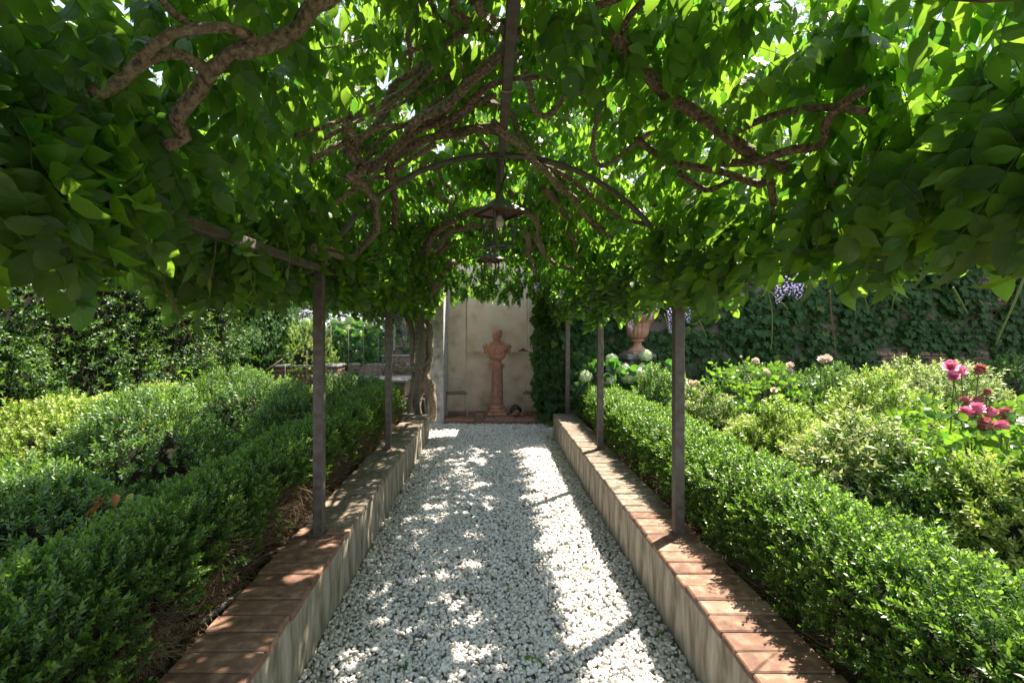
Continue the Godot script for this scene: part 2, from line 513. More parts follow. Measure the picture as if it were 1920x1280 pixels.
func ivy_spray(size: float, n: int) -> ArrayMesh:
	# several leaves that overlap down a wall facing +z
	var tools := []
	for m in M.ivy:
		tools.append(begin())
	var half := [[0.0, -0.06], [0.2, -0.22], [0.42, -0.16], [0.36, 0.08], [0.56, 0.3], [0.3, 0.38], [0.0, 0.95]]
	for i in n:
		var at := Vector3(rng.randf_range(-1, 1) * size * 1.3, rng.randf_range(-1, 1) * size * 1.5, rng.randf_range(0.0, 0.6) * size)
		var b := facing(Vector3(rng.randfn() * 0.5, -1.0, 0.35 + rng.randfn() * 0.3), Vector3(rng.randfn() * 0.4, 0.35 + rng.randfn() * 0.25, 1.0))
		var sc := size * rng.randf_range(0.45, 1.25)
		var st: SurfaceTool = tools[rng.randi_range(0, tools.size() - 1)]
		st.set_smooth_group(0)
		var mid := at + b * (Vector3(0, 0, 0.22) * sc)
		for s in [-1.0, 1.0]:
			for j in half.size() - 1:
				var p := at + b * (Vector3(s * half[j][0], 0.14 * absf(half[j][0]) - 0.1 * half[j][1] * half[j][1], half[j][1]) * sc)
				var q := at + b * (Vector3(s * half[j + 1][0], 0.14 * absf(half[j + 1][0]) - 0.1 * half[j + 1][1] * half[j + 1][1], half[j + 1][1]) * sc)
				if s > 0:
					tri(st, mid, p, q)
				else:
					tri(st, mid, q, p)
	return joined(tools, M.ivy)

func petal(st: SurfaceTool, a: float, r0: float, r1: float, h0: float, h1: float, w: float) -> void:
	st.set_smooth_group(0)
	var o := Vector3(cos(a), 0, sin(a))
	var s := Vector3(-sin(a), 0, cos(a))
	var rows := []
	for i in 4:
		var t := i / 3.0
		var r := lerpf(r0, r1, t * t * 0.6 + t * 0.4)
		var ww = w * [0.35, 0.85, 1.0, 0.55][i]
		var p := o * r + Vector3(0, lerpf(h0, h1, sqrt(t)), 0)
		rows.append([p - s * ww * 0.5 - o * ww * 0.12, p + o * ww * 0.06, p + s * ww * 0.5 - o * ww * 0.12])
	for i in 3:
		for k in 2:
			quad(st, rows[i][k], rows[i + 1][k], rows[i + 1][k + 1], rows[i][k + 1])

func rose(mats: Array, r: float) -> ArrayMesh:
	var tools := [begin(), begin()]
	var g := 0
	for ring in [[0.12, 0.16, 0.2, 0.62, 5, 0.4], [0.2, 0.4, 0.1, 0.66, 6, 0.6], [0.28, 0.62, 0.0, 0.66, 7, 0.8], [0.3, 0.86, -0.12, 0.52, 8, 0.9], [0.28, 1.0, -0.26, 0.22, 8, 0.95], [0.24, 0.86, -0.36, -0.16, 7, 0.95]]:
		for i in ring[4]:
			var a: float = TAU * (i + 0.37 * g) / ring[4] + rng.randf() * 0.2
			petal(tools[rng.randi_range(0, 1)], a, ring[0] * r, ring[1] * r * rng.randf_range(0.9, 1.1), ring[2] * r, ring[3] * r * rng.randf_range(0.85, 1.15), ring[5] * r)
		g += 1
	return joined(tools, mats)

func flower_ball(mats: Array, r: float, n := 70) -> ArrayMesh:
	var tools := [begin(), begin()]
	for i in n:
		var y := 1.0 - 2.0 * (i + 0.5) / n
		if y < -0.75:
			continue
		var a := i * 2.39996
		var d := Vector3(sqrt(1 - y * y) * cos(a), y, sqrt(1 - y * y) * sin(a))
		var b := facing(d.cross(Vector3(0.3, 1, 0.2)), (d + rvec() * 0.3).normalized())
		var c := d * r * rng.randf_range(0.86, 1.02)
		var w := r * 0.3
		var st: SurfaceTool = tools[rng.randi_range(0, 1)]
		st.set_smooth_group(-1)
		for k in 4:
			var q := b.rotated(b.y.normalized(), k * PI / 2)
			tri(st, c - b.y * w * 0.2, c + q.x * w * 0.5 + q.z * w * 0.75, c + (q.z * 1.0) * w)
			tri(st, c - b.y * w * 0.2, c + q.z * w, c - q.x * w * 0.5 + q.z * w * 0.75)
	var core := begin()
	lathe(core, [[0.01, -r * 0.7], [r * 0.6, -r * 0.45], [r * 0.78, 0.0], [r * 0.6, r * 0.5], [0.001, r * 0.78]], 10)
	tools.append(core)
	return joined(tools, mats + [mats[0]])

func raceme(L: float) -> ArrayMesh:
	# a hanging wisteria flower: florets on an axis down -y
	var tools := [begin(), begin()]
	var ax := begin()
	tube(ax, [Vector3.ZERO, Vector3(0.004, -L * 0.5, 0.003), Vector3(0, -L, 0)], 0.0015, 0.0006, 3, 0.0, false)
	var n := int(L * 260)
	for i in n:
		var t := (i + rng.randf()) / n
		var a := i * 2.4
		var r := lerpf(0.026, 0.005, t * t)
		var o := Vector3(cos(a) * r, -L * t, sin(a) * r)
		var st: SurfaceTool = tools[rng.randi_range(0, 1)]
		var sz := lerpf(0.02, 0.009, t)
		leaf(st, o, Vector3(cos(a), 0.5, sin(a)), Vector3.UP + rvec() * 0.3, sz, sz * 0.95, 0, -0.2)
		leaf(st, o, Vector3(cos(a), -0.3, sin(a)), Vector3(cos(a), 0.3, sin(a)), sz * 0.8, sz * 0.5, 0, 0.1)
	tools.append(ax)
	return joined(tools, M.lilac + [M.stalk])

func pebble_mesh() -> ArrayMesh:
	var st := begin()
	st.set_smooth_group(0)
	var pts := {}
	var at := func(v: Vector3) -> Vector3:
		var d := v.normalized()
		var w := 1.0 + 0.35 * bump_noise.get_noise_3dv(d * 55.0)
		return Vector3(d.x * 1.0, d.y * 0.62, d.z * 0.8) * w
	for sx in [-1.0, 1.0]:
		for sy in [-1.0, 1.0]:
			for sz in [-1.0, 1.0]:
				var a := Vector3(sx, 0, 0)
				var b := Vector3(0, sy, 0)
				var c := Vector3(0, 0, sz)
				var ab := (a + b) / 2
				var bc := (b + c) / 2
				var ca := (c + a) / 2
				for t in [[a, ab, ca], [ab, b, bc], [ca, bc, c], [ab, bc, ca]]:
					if sx * sy * sz > 0:
						tri(st, at.call(t[0]), at.call(t[2]), at.call(t[1]))
					else:
						tri(st, at.call(t[0]), at.call(t[1]), at.call(t[2]))
	return done(st, M.pebble)

# a closed surface round tapered capsules [from, to, radius, radius], joined smoothly
func body(caps: Array, lo: Vector3, hi: Vector3, cell: float, k: float, m: Material, rough_above := 99.0, rough := 0.0) -> ArrayMesh:
	var nx := int((hi.x - lo.x) / cell) + 2
	var ny := int((hi.y - lo.y) / cell) + 2
	var nz := int((hi.z - lo.z) / cell) + 2
	var f := PackedFloat32Array()
	f.resize(nx * ny * nz)
	for y in ny:
		for z in nz:
			for x in nx:
				var p := lo + Vector3(x, y, z) * cell
				var d := 9.0
				for c in caps:
					var a: Vector3 = c[0]
					var ab: Vector3 = c[1] - a
					var l := ab.length_squared()
					var t := clampf((p - a).dot(ab) / l, 0, 1) if l > 1e-9 else 0.0
					var e: float = (p - a - ab * t).length() - lerpf(c[2], c[3], t)
					if e < d + k:
						var h := clampf(0.5 + 0.5 * (d - e) / k, 0, 1)
						d = lerpf(d, e, h) - k * h * (1 - h)
				if rough > 0.0 and p.y > rough_above:
					d -= rough * bump_noise.get_noise_3dv(p * 330.0)
				f[(y * nz + z) * nx + x] = d
	var st := begin()
	st.set_smooth_group(0)
	var idx := {}
	var n := 0
	var pos := PackedVector3Array()
	var off := [Vector3i(0, 0, 0), Vector3i(1, 0, 0), Vector3i(0, 1, 0), Vector3i(1, 1, 0), Vector3i(0, 0, 1), Vector3i(1, 0, 1), Vector3i(0, 1, 1), Vector3i(1, 1, 1)]
	var edges := [[0, 1], [2, 3], [4, 5], [6, 7], [0, 2], [1, 3], [4, 6], [5, 7], [0, 4], [1, 5], [2, 6], [3, 7]]
	for y in ny - 1:
		for z in nz - 1:
			for x in nx - 1:
				var g := []
				var inside := 0
				for o in off:
					var q: float = f[((y + o.y) * nz + z + o.z) * nx + x + o.x]
					g.append(q)
					if q < 0:
						inside += 1
				if inside == 0 or inside == 8:
					continue
				var s := Vector3.ZERO
				var w := 0
				for e in edges:
					if (g[e[0]] < 0) != (g[e[1]] < 0):
						var t: float = g[e[0]] / (g[e[0]] - g[e[1]])
						s += Vector3(off[e[0]]).lerp(Vector3(off[e[1]]), t)
						w += 1
				idx[(y * nz + z) * nx + x] = n
				pos.append(lo + (Vector3(x, y, z) + s / w) * cell)
				n += 1
	for p in pos:
		st.add_vertex(p)
	var dx := 1
	var dz := nx
	var dy := nx * nz
	for c in idx:
		var a0: float = f[c]
		for e in [[dx, dy, dz], [dy, dz, dx], [dz, dx, dy]]:
			var b0: float = f[c + e[0]]
			if (a0 < 0) == (b0 < 0):
				continue
			if not (idx.has(c - e[1]) and idx.has(c - e[2]) and idx.has(c - e[1] - e[2])):
				continue
			var q := [idx[c], idx[c - e[1]], idx[c - e[1] - e[2]], idx[c - e[2]]]
			if a0 < 0:
				q = [q[0], q[3], q[2], q[1]]
			for i in [0, 1, 2, 0, 2, 3]:
				st.add_index(q[i])
	return done(st, m)


# ---------------------------------------------------------------- plants
func hedge(label: String, x0: float, x1: float, d0: float, d1: float, y0: float, y1: float, mesh: Mesh, count: int, bare: float, n_parts: int) -> Node3D:
	var c := Vector3((x0 + x1) / 2, y0, -(d0 + d1) / 2)
	var o := thing("box_hedge", label, "hedge", c)
	var w := x1 - x0
	var l := d1 - d0
	var h := y1 - y0
	var side := -1.0 if c.x > 0 else 1.0      # the side towards the path
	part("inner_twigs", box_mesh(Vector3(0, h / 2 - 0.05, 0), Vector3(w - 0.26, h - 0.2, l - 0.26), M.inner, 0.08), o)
	var spots := []
	var bare_spots := []
	var a := [w * l, h * l, h * l, w * h, w * h]
	var total: float = a[0] + a[1] + a[2] + a[3] + a[4]
	for i in count:
		var r := rng.randf() * total
		var f := 0
		while r > a[f] and f < 4:
			r -= a[f]
			f += 1
		var u := rng.randf() - 0.5
		var v := rng.randf() - 0.5
		var p := Vector3.ZERO
		var n := Vector3.UP
		match f:
			0: p = Vector3(u * w, h, v * l)
			1: p = Vector3(side * w / 2, (u + 0.5) * h, v * l); n = Vector3(side, 0.1, 0)
			2: p = Vector3(-side * w / 2, (u + 0.5) * h, v * l); n = Vector3(-side, 0.1, 0)
			3: p = Vector3(u * w, (v + 0.5) * h, l / 2); n = Vector3(0, 0.1, 1)
			4: p = Vector3(u * w, (v + 0.5) * h, -l / 2); n = Vector3(0, 0.1, -1)
		# rounded shoulders and an uneven clip
		var sh := clampf((absf(p.x) - w / 2 + 0.12) / 0.12, 0, 1) * clampf((p.y - h + 0.12) / 0.12, 0, 1)
		p -= Vector3(signf(p.x), 1, 0) * 0.05 * sh * sh
		n = (n + Vector3(signf(p.x) * 0.6, 0.6, 0) * sh).normalized()
		var wv := clump_noise.get_noise_3dv((p + c) * 2.3)
		p += n * (wv * 0.045 + rng.randf_range(-0.07, 0.012))
		if f == 1 and p.y < bare * h * (0.8 + 1.2 * clump_noise.get_noise_2d(p.z * 2.0, p.y * 3.0)):
			if rng.randf() < 0.5:
				bare_spots.append(Transform3D(facing(Vector3(side * 0.6, rng.randfn() * 0.8, rng.randfn() * 0.8), rvec()) * Basis.from_scale(Vector3.ONE * rng.randf_range(0.7, 1.4)), p - n * 0.03))
			continue
		if f > 0 and rng.randf() < 0.25 and p.y < h * 0.5:
			continue
		var b := facing(n * 0.55 + Vector3(0, 0.55, 0) + rvec() * 0.55, rvec()) * Basis.from_scale(Vector3.ONE * rng.randf_range(0.8, 1.25))
		spots.append(Transform3D(b, p))
	scatter(o, mesh, spots, "sprig", n_parts)
	if bare_spots.size() > 0:
		scatter(o, M.dry_mesh, bare_spots, "dry_twig", 0, "dry_twigs")
	return o

func mound(label: String, called: String, category: String, top: Vector3, r: Vector3, mesh: Mesh, count: int, n_parts: int, group := "") -> Node3D:
	# top: the highest point of a clipped, rounded shrub
	var base := 0.28
	r *= Vector3(0.9, 1, 0.9)
	var h := top.y - base
	var o := thing(called, label, category, Vector3(top.x, base, top.z), 0.0, group)
	var core := begin()
	var prof := []
	for i in 9:
		var t := i / 8.0
		prof.append([maxf(0.001, cos(t * PI / 2)) * 0.68, sin(t * PI / 2) * h * 0.74])
	core.set_smooth_group(0)
	lathe(core, prof, 18)
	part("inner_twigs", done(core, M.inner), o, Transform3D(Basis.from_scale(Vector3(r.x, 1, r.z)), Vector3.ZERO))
	var spots := []
	for i in count:
		var v := rvec()
		v.y = absf(v.y) * 1.15 - 0.1
		var wob := 1.0 + 0.22 * clump_noise.get_noise_3dv(v * 1.3 + top * 3.0) + (rng.randf_range(-0.08, 0.04) if rng.randf() < 0.72 else rng.randf_range(-0.28, -0.08))
		var p := Vector3(v.x * r.x, maxf(v.y, 0.0) * h, v.z * r.z) * wob
		var n := Vector3(v.x / r.x, v.y / h, v.z / r.z).normalized()
		spots.append(Transform3D(facing(n * 0.6 + Vector3(0, 0.5, 0) + rvec() * 0.55, rvec()) * Basis.from_scale(Vector3.ONE * rng.randf_range(0.75, 1.25)), p))
	scatter(o, mesh, spots, "sprig", n_parts)
	return o

func leafy_wall(o: Node3D, mesh: Mesh, a: Vector3, b: Vector3, y0: float, y1: float, depth: float, count: int, n_parts: int, called: String, round_end := false, flat := false, singles := 0, size := 0.12) -> void:
	# foliage on the face to the right of a -> b as seen from above, in o's own space
	var along := (b - a)
	var n := Vector3(-along.z, 0, along.x).normalized()
	var spots := []
	for i in count:
		var u := rng.randf()
		var v := pow(rng.randf(), 0.9)
		var p := a.lerp(b, u)
		p.y = lerpf(y0, y1 + 0.35 * clump_noise.get_noise_2d(u * along.length() * 1.4, 3.0), v)
		var wob := clump_noise.get_noise_3dv((p + o.position) * 1.5) * depth + clump_noise.get_noise_3dv((p + o.position) * 4.5) * depth * 0.4
		var back := 0.0
		if round_end:
			back = pow(maxf(0.0, (u - 0.7) / 0.3), 2.0) * 0.6 + pow(maxf(0.0, (v - 0.75) / 0.25), 2.0) * 0.35
		p += n * (wob - back + (rng.randf_range(-0.14, 0.05) if rng.randf() < 0.75 else rng.randf_range(-0.3, -0.14)))
		var bs: Basis
		if flat:
			bs = facing(n + rvec() * 0.3, Vector3.UP + rvec() * 0.3)
			if i < singles:
				bs = facing(Vector3(rng.randfn() * 0.45, -1.0, rng.randfn() * 0.2) + n * (0.4 + rng.randfn() * 0.25), n + Vector3(0, 0.35, 0) + rvec() * 0.3)
				part("leaf", M.ivy_leaves[i % 8], o, Transform3D(bs * Basis.from_scale(Vector3.ONE * size * rng.randf_range(0.8, 1.2)), p + n * 0.09))
				continue
		else:
			bs = facing(n * 0.7 + Vector3(0, 0.25, 0) + rvec() * 0.6, rvec())
		spots.append(Transform3D(bs * Basis.from_scale(Vector3.ONE * rng.randf_range(0.7, 1.2)), p))
	scatter(o, mesh, spots, called, n_parts)

func branch(parent: Node3D, spec: Array, m: Material, taper := 0.7) -> void:
	var raw: Array = smooth_path(spec[1], 0.05)
	var path := []
	for i in raw.size():
		var p: Vector3 = raw[i]
		var e := Vector3(bump_noise.get_noise_3dv(p * 13.0), bump_noise.get_noise_3dv(p * 9.0 + Vector3(50, 0, 0)), bump_noise.get_noise_3dv(p * 9.0 + Vector3(0, 50, 0)))
		path.append(p + e * 0.07 - parent.position)
	var st := begin()
	tube(st, path, spec[0] * 0.92, spec[0] * taper * 0.92, 11, 0.34)
	part("branch", done(st, m), parent)

func canopy() -> void:
	var list := [[], [], []]
	var add := func(p: Vector3, f: Vector3, up: Vector3, s: float) -> void:
		var d := -p.z
		if p.distance_to(Vector3(0, 1.65, 0)) < 0.8 or (d < 1.05 and d > -0.2 and absf(p.x) < 0.55 and p.y < 2.35):
			return
		var k := 0 if d > 3.3 + rng.randf() * 0.5 else (1 if p.x > 0.12 + rng.randf_range(-0.2, 0.2) else 2)
		list[k].append(Transform3D(facing(f, up) * Basis.from_scale(Vector3.ONE * s), p))
	for i in 11200:
		var upper := i >= 7000
		var d := rng.randf_range(-1.2, 8.1)
		var th := rng.randf_range(-1.5, 1.3)
		var dens := clump_noise.get_noise_2d(d * 1.1, th * 1.3 + 20.0) + 0.5 * clump_noise.get_noise_2d(d * 3.1, th * 3.3 + 60.0)
		var cut := -0.6 if upper else -0.34 - 0.45 * smoothstep(0.35, 0.7, absf(th))
		if dens < cut + rng.randf_range(-0.1, 0.1):
			continue
		var r := 1.37 + rng.randf() * rng.randf() * 0.4 + maxf(0.0, dens) * 0.1
		if d > 2.1 and d < 3.15 and absf(th) < 0.8:
			r += 0.13
		if upper:
			r = rng.randf_range(1.6, 2.0)
		var n := Vector3(sin(th), cos(th), 0)
		var p := Vector3(0.07, 1.506, -d) + n * r
		var steep := smoothstep(0.5, 1.2, absf(th))
		if absf(th) > 1.0:
			p.x = 0.07 + signf(th) * rng.randf_range(1.05, 1.95 if th < 0 and d > 1.3 else (1.4 if d < 2.2 else 1.3))
			p.y = rng.randf_range(2.1, 2.36)
			if th < 0 and d > 1.5 and d < 3.1 and p.x > -1.12:
				p.x -= 0.16
		if upper and ((th > 0.45 and d > 2.6) or (th > 0.75 and d > 2.0) or (th > 0.3 and d < 2.6 and rng.randf() < 0.45) or (d < 5.5 and rng.randf() < 0.1) or (d < 2.0 and rng.randf() < 0.3) or d > 7.0):
			continue
		if d < 2.2 and rng.randf() < 0.2:
			continue
		var az := rng.randf() * TAU
		var f := Vector3(cos(az), -0.1 - 0.3 * rng.randf() - 0.9 * steep, sin(az))
		add.call(p, f, Vector3.UP * 0.7 + n * 0.5 + rvec() * 0.35, rng.randf_range(0.8, 1.15))
	# the fringe that hangs from both eaves, and over the far end
	for i in 2500:
		var d := rng.randf_range(0.5, 8.0)
		var s := -1.0 if rng.randf() < 0.5 else 1.0
		var dens := clump_noise.get_noise_2d(d * 1.9, s * 9.0)
		if dens < -0.1 or (d < 2.0 and rng.randf() < 0.12):
			continue
		var p := Vector3(0.07 + s * rng.randf_range(1.0 if s > 0 or d < 1.5 or d > 3.1 else 1.2, 1.7 if s < 0 and d > 1.3 else (1.38 if d < 2.2 else 1.2)), rng.randf_range(2.05, 2.27) + 0.12 * minf(0.0, dens - 0.1) - 0.28 * maxf(0.0, clump_noise.get_noise_2d(d * 4.3, s * 5.0 + 30.0) - 0.05), -d)
		var az := rng.randf() * TAU
		add.call(p, Vector3(cos(az) * 0.5, -1.0, sin(az) * 0.5), Vector3(cos(az + 0.6) * 0.5, 0.25, 0.8) + rvec() * 0.9, rng.randf_range(0.65, 1.15))
	for i in 220:
		var p := Vector3(rng.randf_range(-1.2, 1.5), rng.randf_range(2.3, 2.8), -rng.randf_range(7.5, 8.15))
		p.y -= 0.12 * absf(p.x)
		var az := rng.randf() * TAU
		add.call(p, Vector3(cos(az) * 0.7, -0.9, sin(az) * 0.7), Vector3.UP + rvec() * 0.7, rng.randf_range(0.8, 1.1))
	# tufts that hang below the roof near the path's mouth
	for c in [Vector3(0.40, 2.73, -1.75), Vector3(0.62, 2.86, -1.90), Vector3(0.31, 2.71, -1.60), Vector3(-0.64, 2.77, -2.00), Vector3(-0.92, 2.48, -1.25), Vector3(0.78, 2.70, -1.70), Vector3(-0.72, 2.51, -4.20), Vector3(-0.86, 2.19, -3.60), Vector3(1.29, 2.25, -3.70), Vector3(1.00, 2.39, -3.40), Vector3(-1.14, 2.30, -1.20), Vector3(1.18, 2.27, -1.35), Vector3(1.28, 2.06, -1.30), Vector3(-1.18, 2.18, -1.35), Vector3(1.25, 2.16, -1.60), Vector3(-1.10, 2.19, -1.70)]:
		for i in 8:
			var az := rng.randf() * TAU
			add.call(c + rvec() * 0.15 + Vector3(0, 0.12, 0), Vector3(cos(az) * 0.6, -1.0, sin(az) * 0.6), Vector3(cos(az + 1.0) * 0.6, 0.4, 0.7) + rvec() * 0.4, rng.randf_range(0.8, 1.1))

	var v0 := thing("wisteria_vine", "old wisteria with thick twisted trunk beside the grey pier, roofing the pergola's far end", "climbing plant", Vector3(-1.10, 0.17, -7.60))
	var v1 := thing("wisteria_vine", "wisteria trained over the right half of the pergola near the path's mouth, broad leaves hanging", "climbing plant", Vector3(1.36, 0.3, -0.35))
	var v2 := thing("wisteria_vine", "wisteria on the left of the path's mouth with a pale forked branch and leaf curtain", "climbing plant", Vector3(-1.3, 0.3, -0.3))
	# trunks
	var stems := [
		[v0, [0.078, [Vector3(-1.11, 0.09, -7.60), Vector3(-1.10, 0.93, -7.60), Vector3(-1.05, 1.44, -7.55), Vector3(-1.08, 1.86, -7.50), Vector3(-1.14, 2.21, -7.20), Vector3(-1.14, 2.49, -6.60)]], 2],
		[v0, [0.068, [Vector3(-0.89, 0.16, -7.65), Vector3(-0.90, 0.69, -7.60), Vector3(-1.01, 0.88, -7.60), Vector3(-0.96, 1.13, -7.65), Vector3(-0.96, 1.64, -7.65), Vector3(-1.01, 1.99, -7.60), Vector3(-0.82, 2.31, -7.40), Vector3(-0.49, 2.59, -6.80)]], 0],
		[v0, [0.052, [Vector3(-1.24, 0.18, -7.55), Vector3(-1.18, 0.69, -7.55), Vector3(-1.22, 1.01, -7.60), Vector3(-1.23, 1.41, -7.60), Vector3(-1.26, 1.78, -7.55), Vector3(-1.36, 2.25, -7.20)]], 2],
		[v0, [0.06, [Vector3(-1.64, 1.00, -7.40), Vector3(-1.51, 1.05, -7.45), Vector3(-1.33, 1.02, -7.50), Vector3(-1.10, 1.04, -7.55), Vector3(-0.97, 1.13, -7.60)]], 2],
		[v0, [0.045, [Vector3(-1.56, 1.03, -7.45), Vector3(-1.44, 1.17, -7.50), Vector3(-1.29, 1.09, -7.50)]], 0],
		[v1, [0.07, [Vector3(1.36, 0.2, -0.35), Vector3(1.33, 0.9, -0.32), Vector3(1.38, 1.6, -0.4), Vector3(1.2, 2.1, -0.6), Vector3(0.9, 2.42, -1.0)]], 1],
		[v2, [0.07, [Vector3(-1.3, 0.2, -0.3), Vector3(-1.27, 0.9, -0.33), Vector3(-1.33, 1.6, -0.3), Vector3(-1.1, 2.2, -0.55), Vector3(-0.6, 2.6, -0.9)]], 0],
	]
	for s in stems:
		branch(s[0], s[1], M.bark[s[2]], 0.8)
	var far := [
		[0.034, [Vector3(-0.73, 2.40, -2.45), Vector3(-0.58, 2.51, -2.48), Vector3(-0.44, 2.59, -2.37), Vector3(-0.32, 2.64, -2.25), Vector3(-0.23, 2.67, -2.24), Vector3(-0.09, 2.69, -2.09), Vector3(0.01, 2.70, -1.92), Vector3(0.14, 2.70, -1.74)]], [0.036, [Vector3(-0.69, 2.42, -2.46), Vector3(-0.72, 2.39, -2.75), Vector3(-0.76, 2.36, -3.19), Vector3(-0.80, 2.32, -3.42), Vector3(-0.89, 2.21, -3.44), Vector3(-0.95, 2.11, -3.22), Vector3(-0.98, 2.07, -2.79), Vector3(-0.97, 2.09, -2.62)]],
		[0.030, [Vector3(-0.99, 2.07, -2.83), Vector3(-0.97, 2.10, -3.27), Vector3(-1.03, 1.99, -4.06)]], [0.023, [Vector3(-0.60, 2.54, -2.02), Vector3(-0.47, 2.61, -2.05), Vector3(-0.30, 2.68, -1.97), Vector3(-0.23, 2.70, -1.92), Vector3(-0.11, 2.72, -1.81), Vector3(-0.01, 2.73, -1.79), Vector3(0.09, 2.74, -1.76)]], [0.017, [Vector3(-0.09, 2.72, -1.46), Vector3(-0.09, 2.72, -1.56), Vector3(-0.11, 2.71, -1.66), Vector3(-0.06, 2.72, -1.77), Vector3(-0.01, 2.72, -1.84)]], [0.017, [Vector3(-0.02, 2.68, -1.44), Vector3(-0.02, 2.68, -1.51), Vector3(-0.03, 2.68, -1.60), Vector3(0.03, 2.69, -1.75), Vector3(0.03, 2.69, -1.87), Vector3(-0.03, 2.68, -2.01), Vector3(-0.13, 2.67, -2.13), Vector3(-0.24, 2.65, -2.24)]],
		[0.015, [Vector3(-0.21, 2.71, -1.56), Vector3(-0.23, 2.71, -1.67), Vector3(-0.28, 2.69, -1.75), Vector3(-0.31, 2.69, -1.86), Vector3(-0.38, 2.66, -1.96)]], [0.021, [Vector3(0.15, 2.71, -2.10), Vector3(0.17, 2.71, -2.30), Vector3(0.21, 2.71, -2.40), Vector3(0.27, 2.70, -2.39), Vector3(0.31, 2.69, -2.26), Vector3(0.34, 2.69, -2.17), Vector3(0.43, 2.66, -2.09)]], [0.032, [Vector3(0.03, 2.69, -2.45), Vector3(0.08, 2.69, -2.55), Vector3(0.20, 2.68, -2.76), Vector3(0.29, 2.66, -2.92), Vector3(0.49, 2.61, -3.26), Vector3(0.63, 2.54, -3.36), Vector3(0.77, 2.45, -3.55), Vector3(0.94, 2.31, -3.59)]],
		[0.062, [Vector3(-1.14, 2.10, -7.30), Vector3(-0.95, 2.49, -6.60), Vector3(-0.60, 2.50, -4.77), Vector3(-0.45, 2.59, -4.41), Vector3(-0.23, 2.67, -4.22), Vector3(-0.07, 2.70, -4.19), Vector3(0.16, 2.70, -4.03)]], [0.054, [Vector3(-0.97, 2.54, -7.00), Vector3(-0.49, 2.59, -5.14), Vector3(-0.25, 2.68, -4.90), Vector3(0.03, 2.73, -4.84), Vector3(0.26, 2.71, -5.16)]], [0.054, [Vector3(-1.00, 2.33, -7.20), Vector3(-0.63, 2.54, -5.95), Vector3(-0.41, 2.66, -5.68), Vector3(-0.16, 2.74, -5.58)]], [0.049, [Vector3(0.20, 2.70, -4.02), Vector3(0.43, 2.65, -4.62), Vector3(0.73, 2.51, -6.00), Vector3(1.00, 2.26, -5.32), Vector3(1.10, 2.12, -4.41)]],
		[0.034, [Vector3(-0.99, 2.11, -3.99), Vector3(-0.77, 2.39, -3.85), Vector3(-0.65, 2.49, -3.42), Vector3(-0.60, 2.52, -2.87), Vector3(-0.50, 2.58, -2.67), Vector3(-0.33, 2.66, -2.56), Vector3(-0.18, 2.70, -2.55), Vector3(0.03, 2.73, -2.55)]], [0.028, [Vector3(-0.63, 2.53, -2.06), Vector3(-0.66, 2.51, -2.31), Vector3(-0.66, 2.51, -2.63), Vector3(-0.57, 2.57, -2.91), Vector3(-0.39, 2.66, -2.79), Vector3(-0.25, 2.70, -2.68)]], [0.025, [Vector3(-0.93, 2.25, -2.47), Vector3(-0.89, 2.30, -2.73), Vector3(-0.79, 2.41, -2.80), Vector3(-0.69, 2.50, -2.88), Vector3(-0.54, 2.60, -3.11), Vector3(-0.37, 2.67, -2.93)]],
		[0.022, [Vector3(-0.62, 2.45, -2.48), Vector3(-0.46, 2.55, -2.35), Vector3(-0.32, 2.61, -2.30), Vector3(-0.16, 2.65, -2.26), Vector3(-0.04, 2.67, -2.14), Vector3(0.10, 2.68, -2.07), Vector3(0.26, 2.66, -2.02)]], [0.021, [Vector3(-0.61, 2.52, -2.56), Vector3(-0.45, 2.61, -2.62), Vector3(-0.27, 2.68, -2.57), Vector3(-0.09, 2.72, -2.34), Vector3(0.01, 2.72, -2.28)]], [0.018, [Vector3(-0.64, 2.47, -2.09), Vector3(-0.62, 2.49, -2.39), Vector3(-0.63, 2.48, -2.63)]], [0.017, [Vector3(0.45, 2.67, -2.10), Vector3(0.52, 2.64, -2.38), Vector3(0.63, 2.59, -2.69), Vector3(0.71, 2.55, -2.41), Vector3(0.76, 2.51, -2.12)]],
		[0.032, [Vector3(0.40, 2.66, -3.43), Vector3(0.62, 2.57, -3.86), Vector3(0.86, 2.41, -4.70), Vector3(1.08, 2.15, -4.75), Vector3(1.14, 2.05, -3.60), Vector3(1.14, 2.05, -2.98)]], [0.053, [Vector3(0.41, 2.68, -5.28), Vector3(0.68, 2.56, -7.16), Vector3(1.00, 2.26, -7.80), Vector3(1.14, 2.08, -7.10)]], [0.033, [Vector3(0.05, 2.75, -3.13), Vector3(0.13, 2.74, -3.86), Vector3(0.08, 2.75, -5.06), Vector3(-0.10, 2.73, -6.29), Vector3(-0.41, 2.65, -6.67)]], [0.024, [Vector3(0.29, 2.71, -3.02), Vector3(0.58, 2.61, -3.16), Vector3(0.86, 2.44, -3.29), Vector3(1.02, 2.27, -3.01), Vector3(1.10, 2.16, -2.64)]],
		[0.029, [Vector3(-0.42, 2.64, -3.31), Vector3(-0.35, 2.67, -3.68), Vector3(-0.34, 2.68, -4.20), Vector3(-0.52, 2.60, -4.88)]], [0.022, [Vector3(-0.22, 2.66, -2.36), Vector3(-0.15, 2.67, -2.53), Vector3(-0.04, 2.69, -2.50), Vector3(0.06, 2.70, -2.61)]], [0.018, [Vector3(-0.78, 2.43, -2.17), Vector3(-0.68, 2.52, -2.23), Vector3(-0.54, 2.61, -2.27), Vector3(-0.41, 2.67, -2.36), Vector3(-0.21, 2.73, -2.24)]], [0.014, [Vector3(-0.75, 2.42, -1.90), Vector3(-0.67, 2.49, -1.98), Vector3(-0.60, 2.54, -2.02)]], [0.018, [Vector3(-0.11, 2.74, -2.19), Vector3(-0.16, 2.73, -1.97), Vector3(-0.24, 2.72, -1.87), Vector3(-0.34, 2.69, -1.85)]],
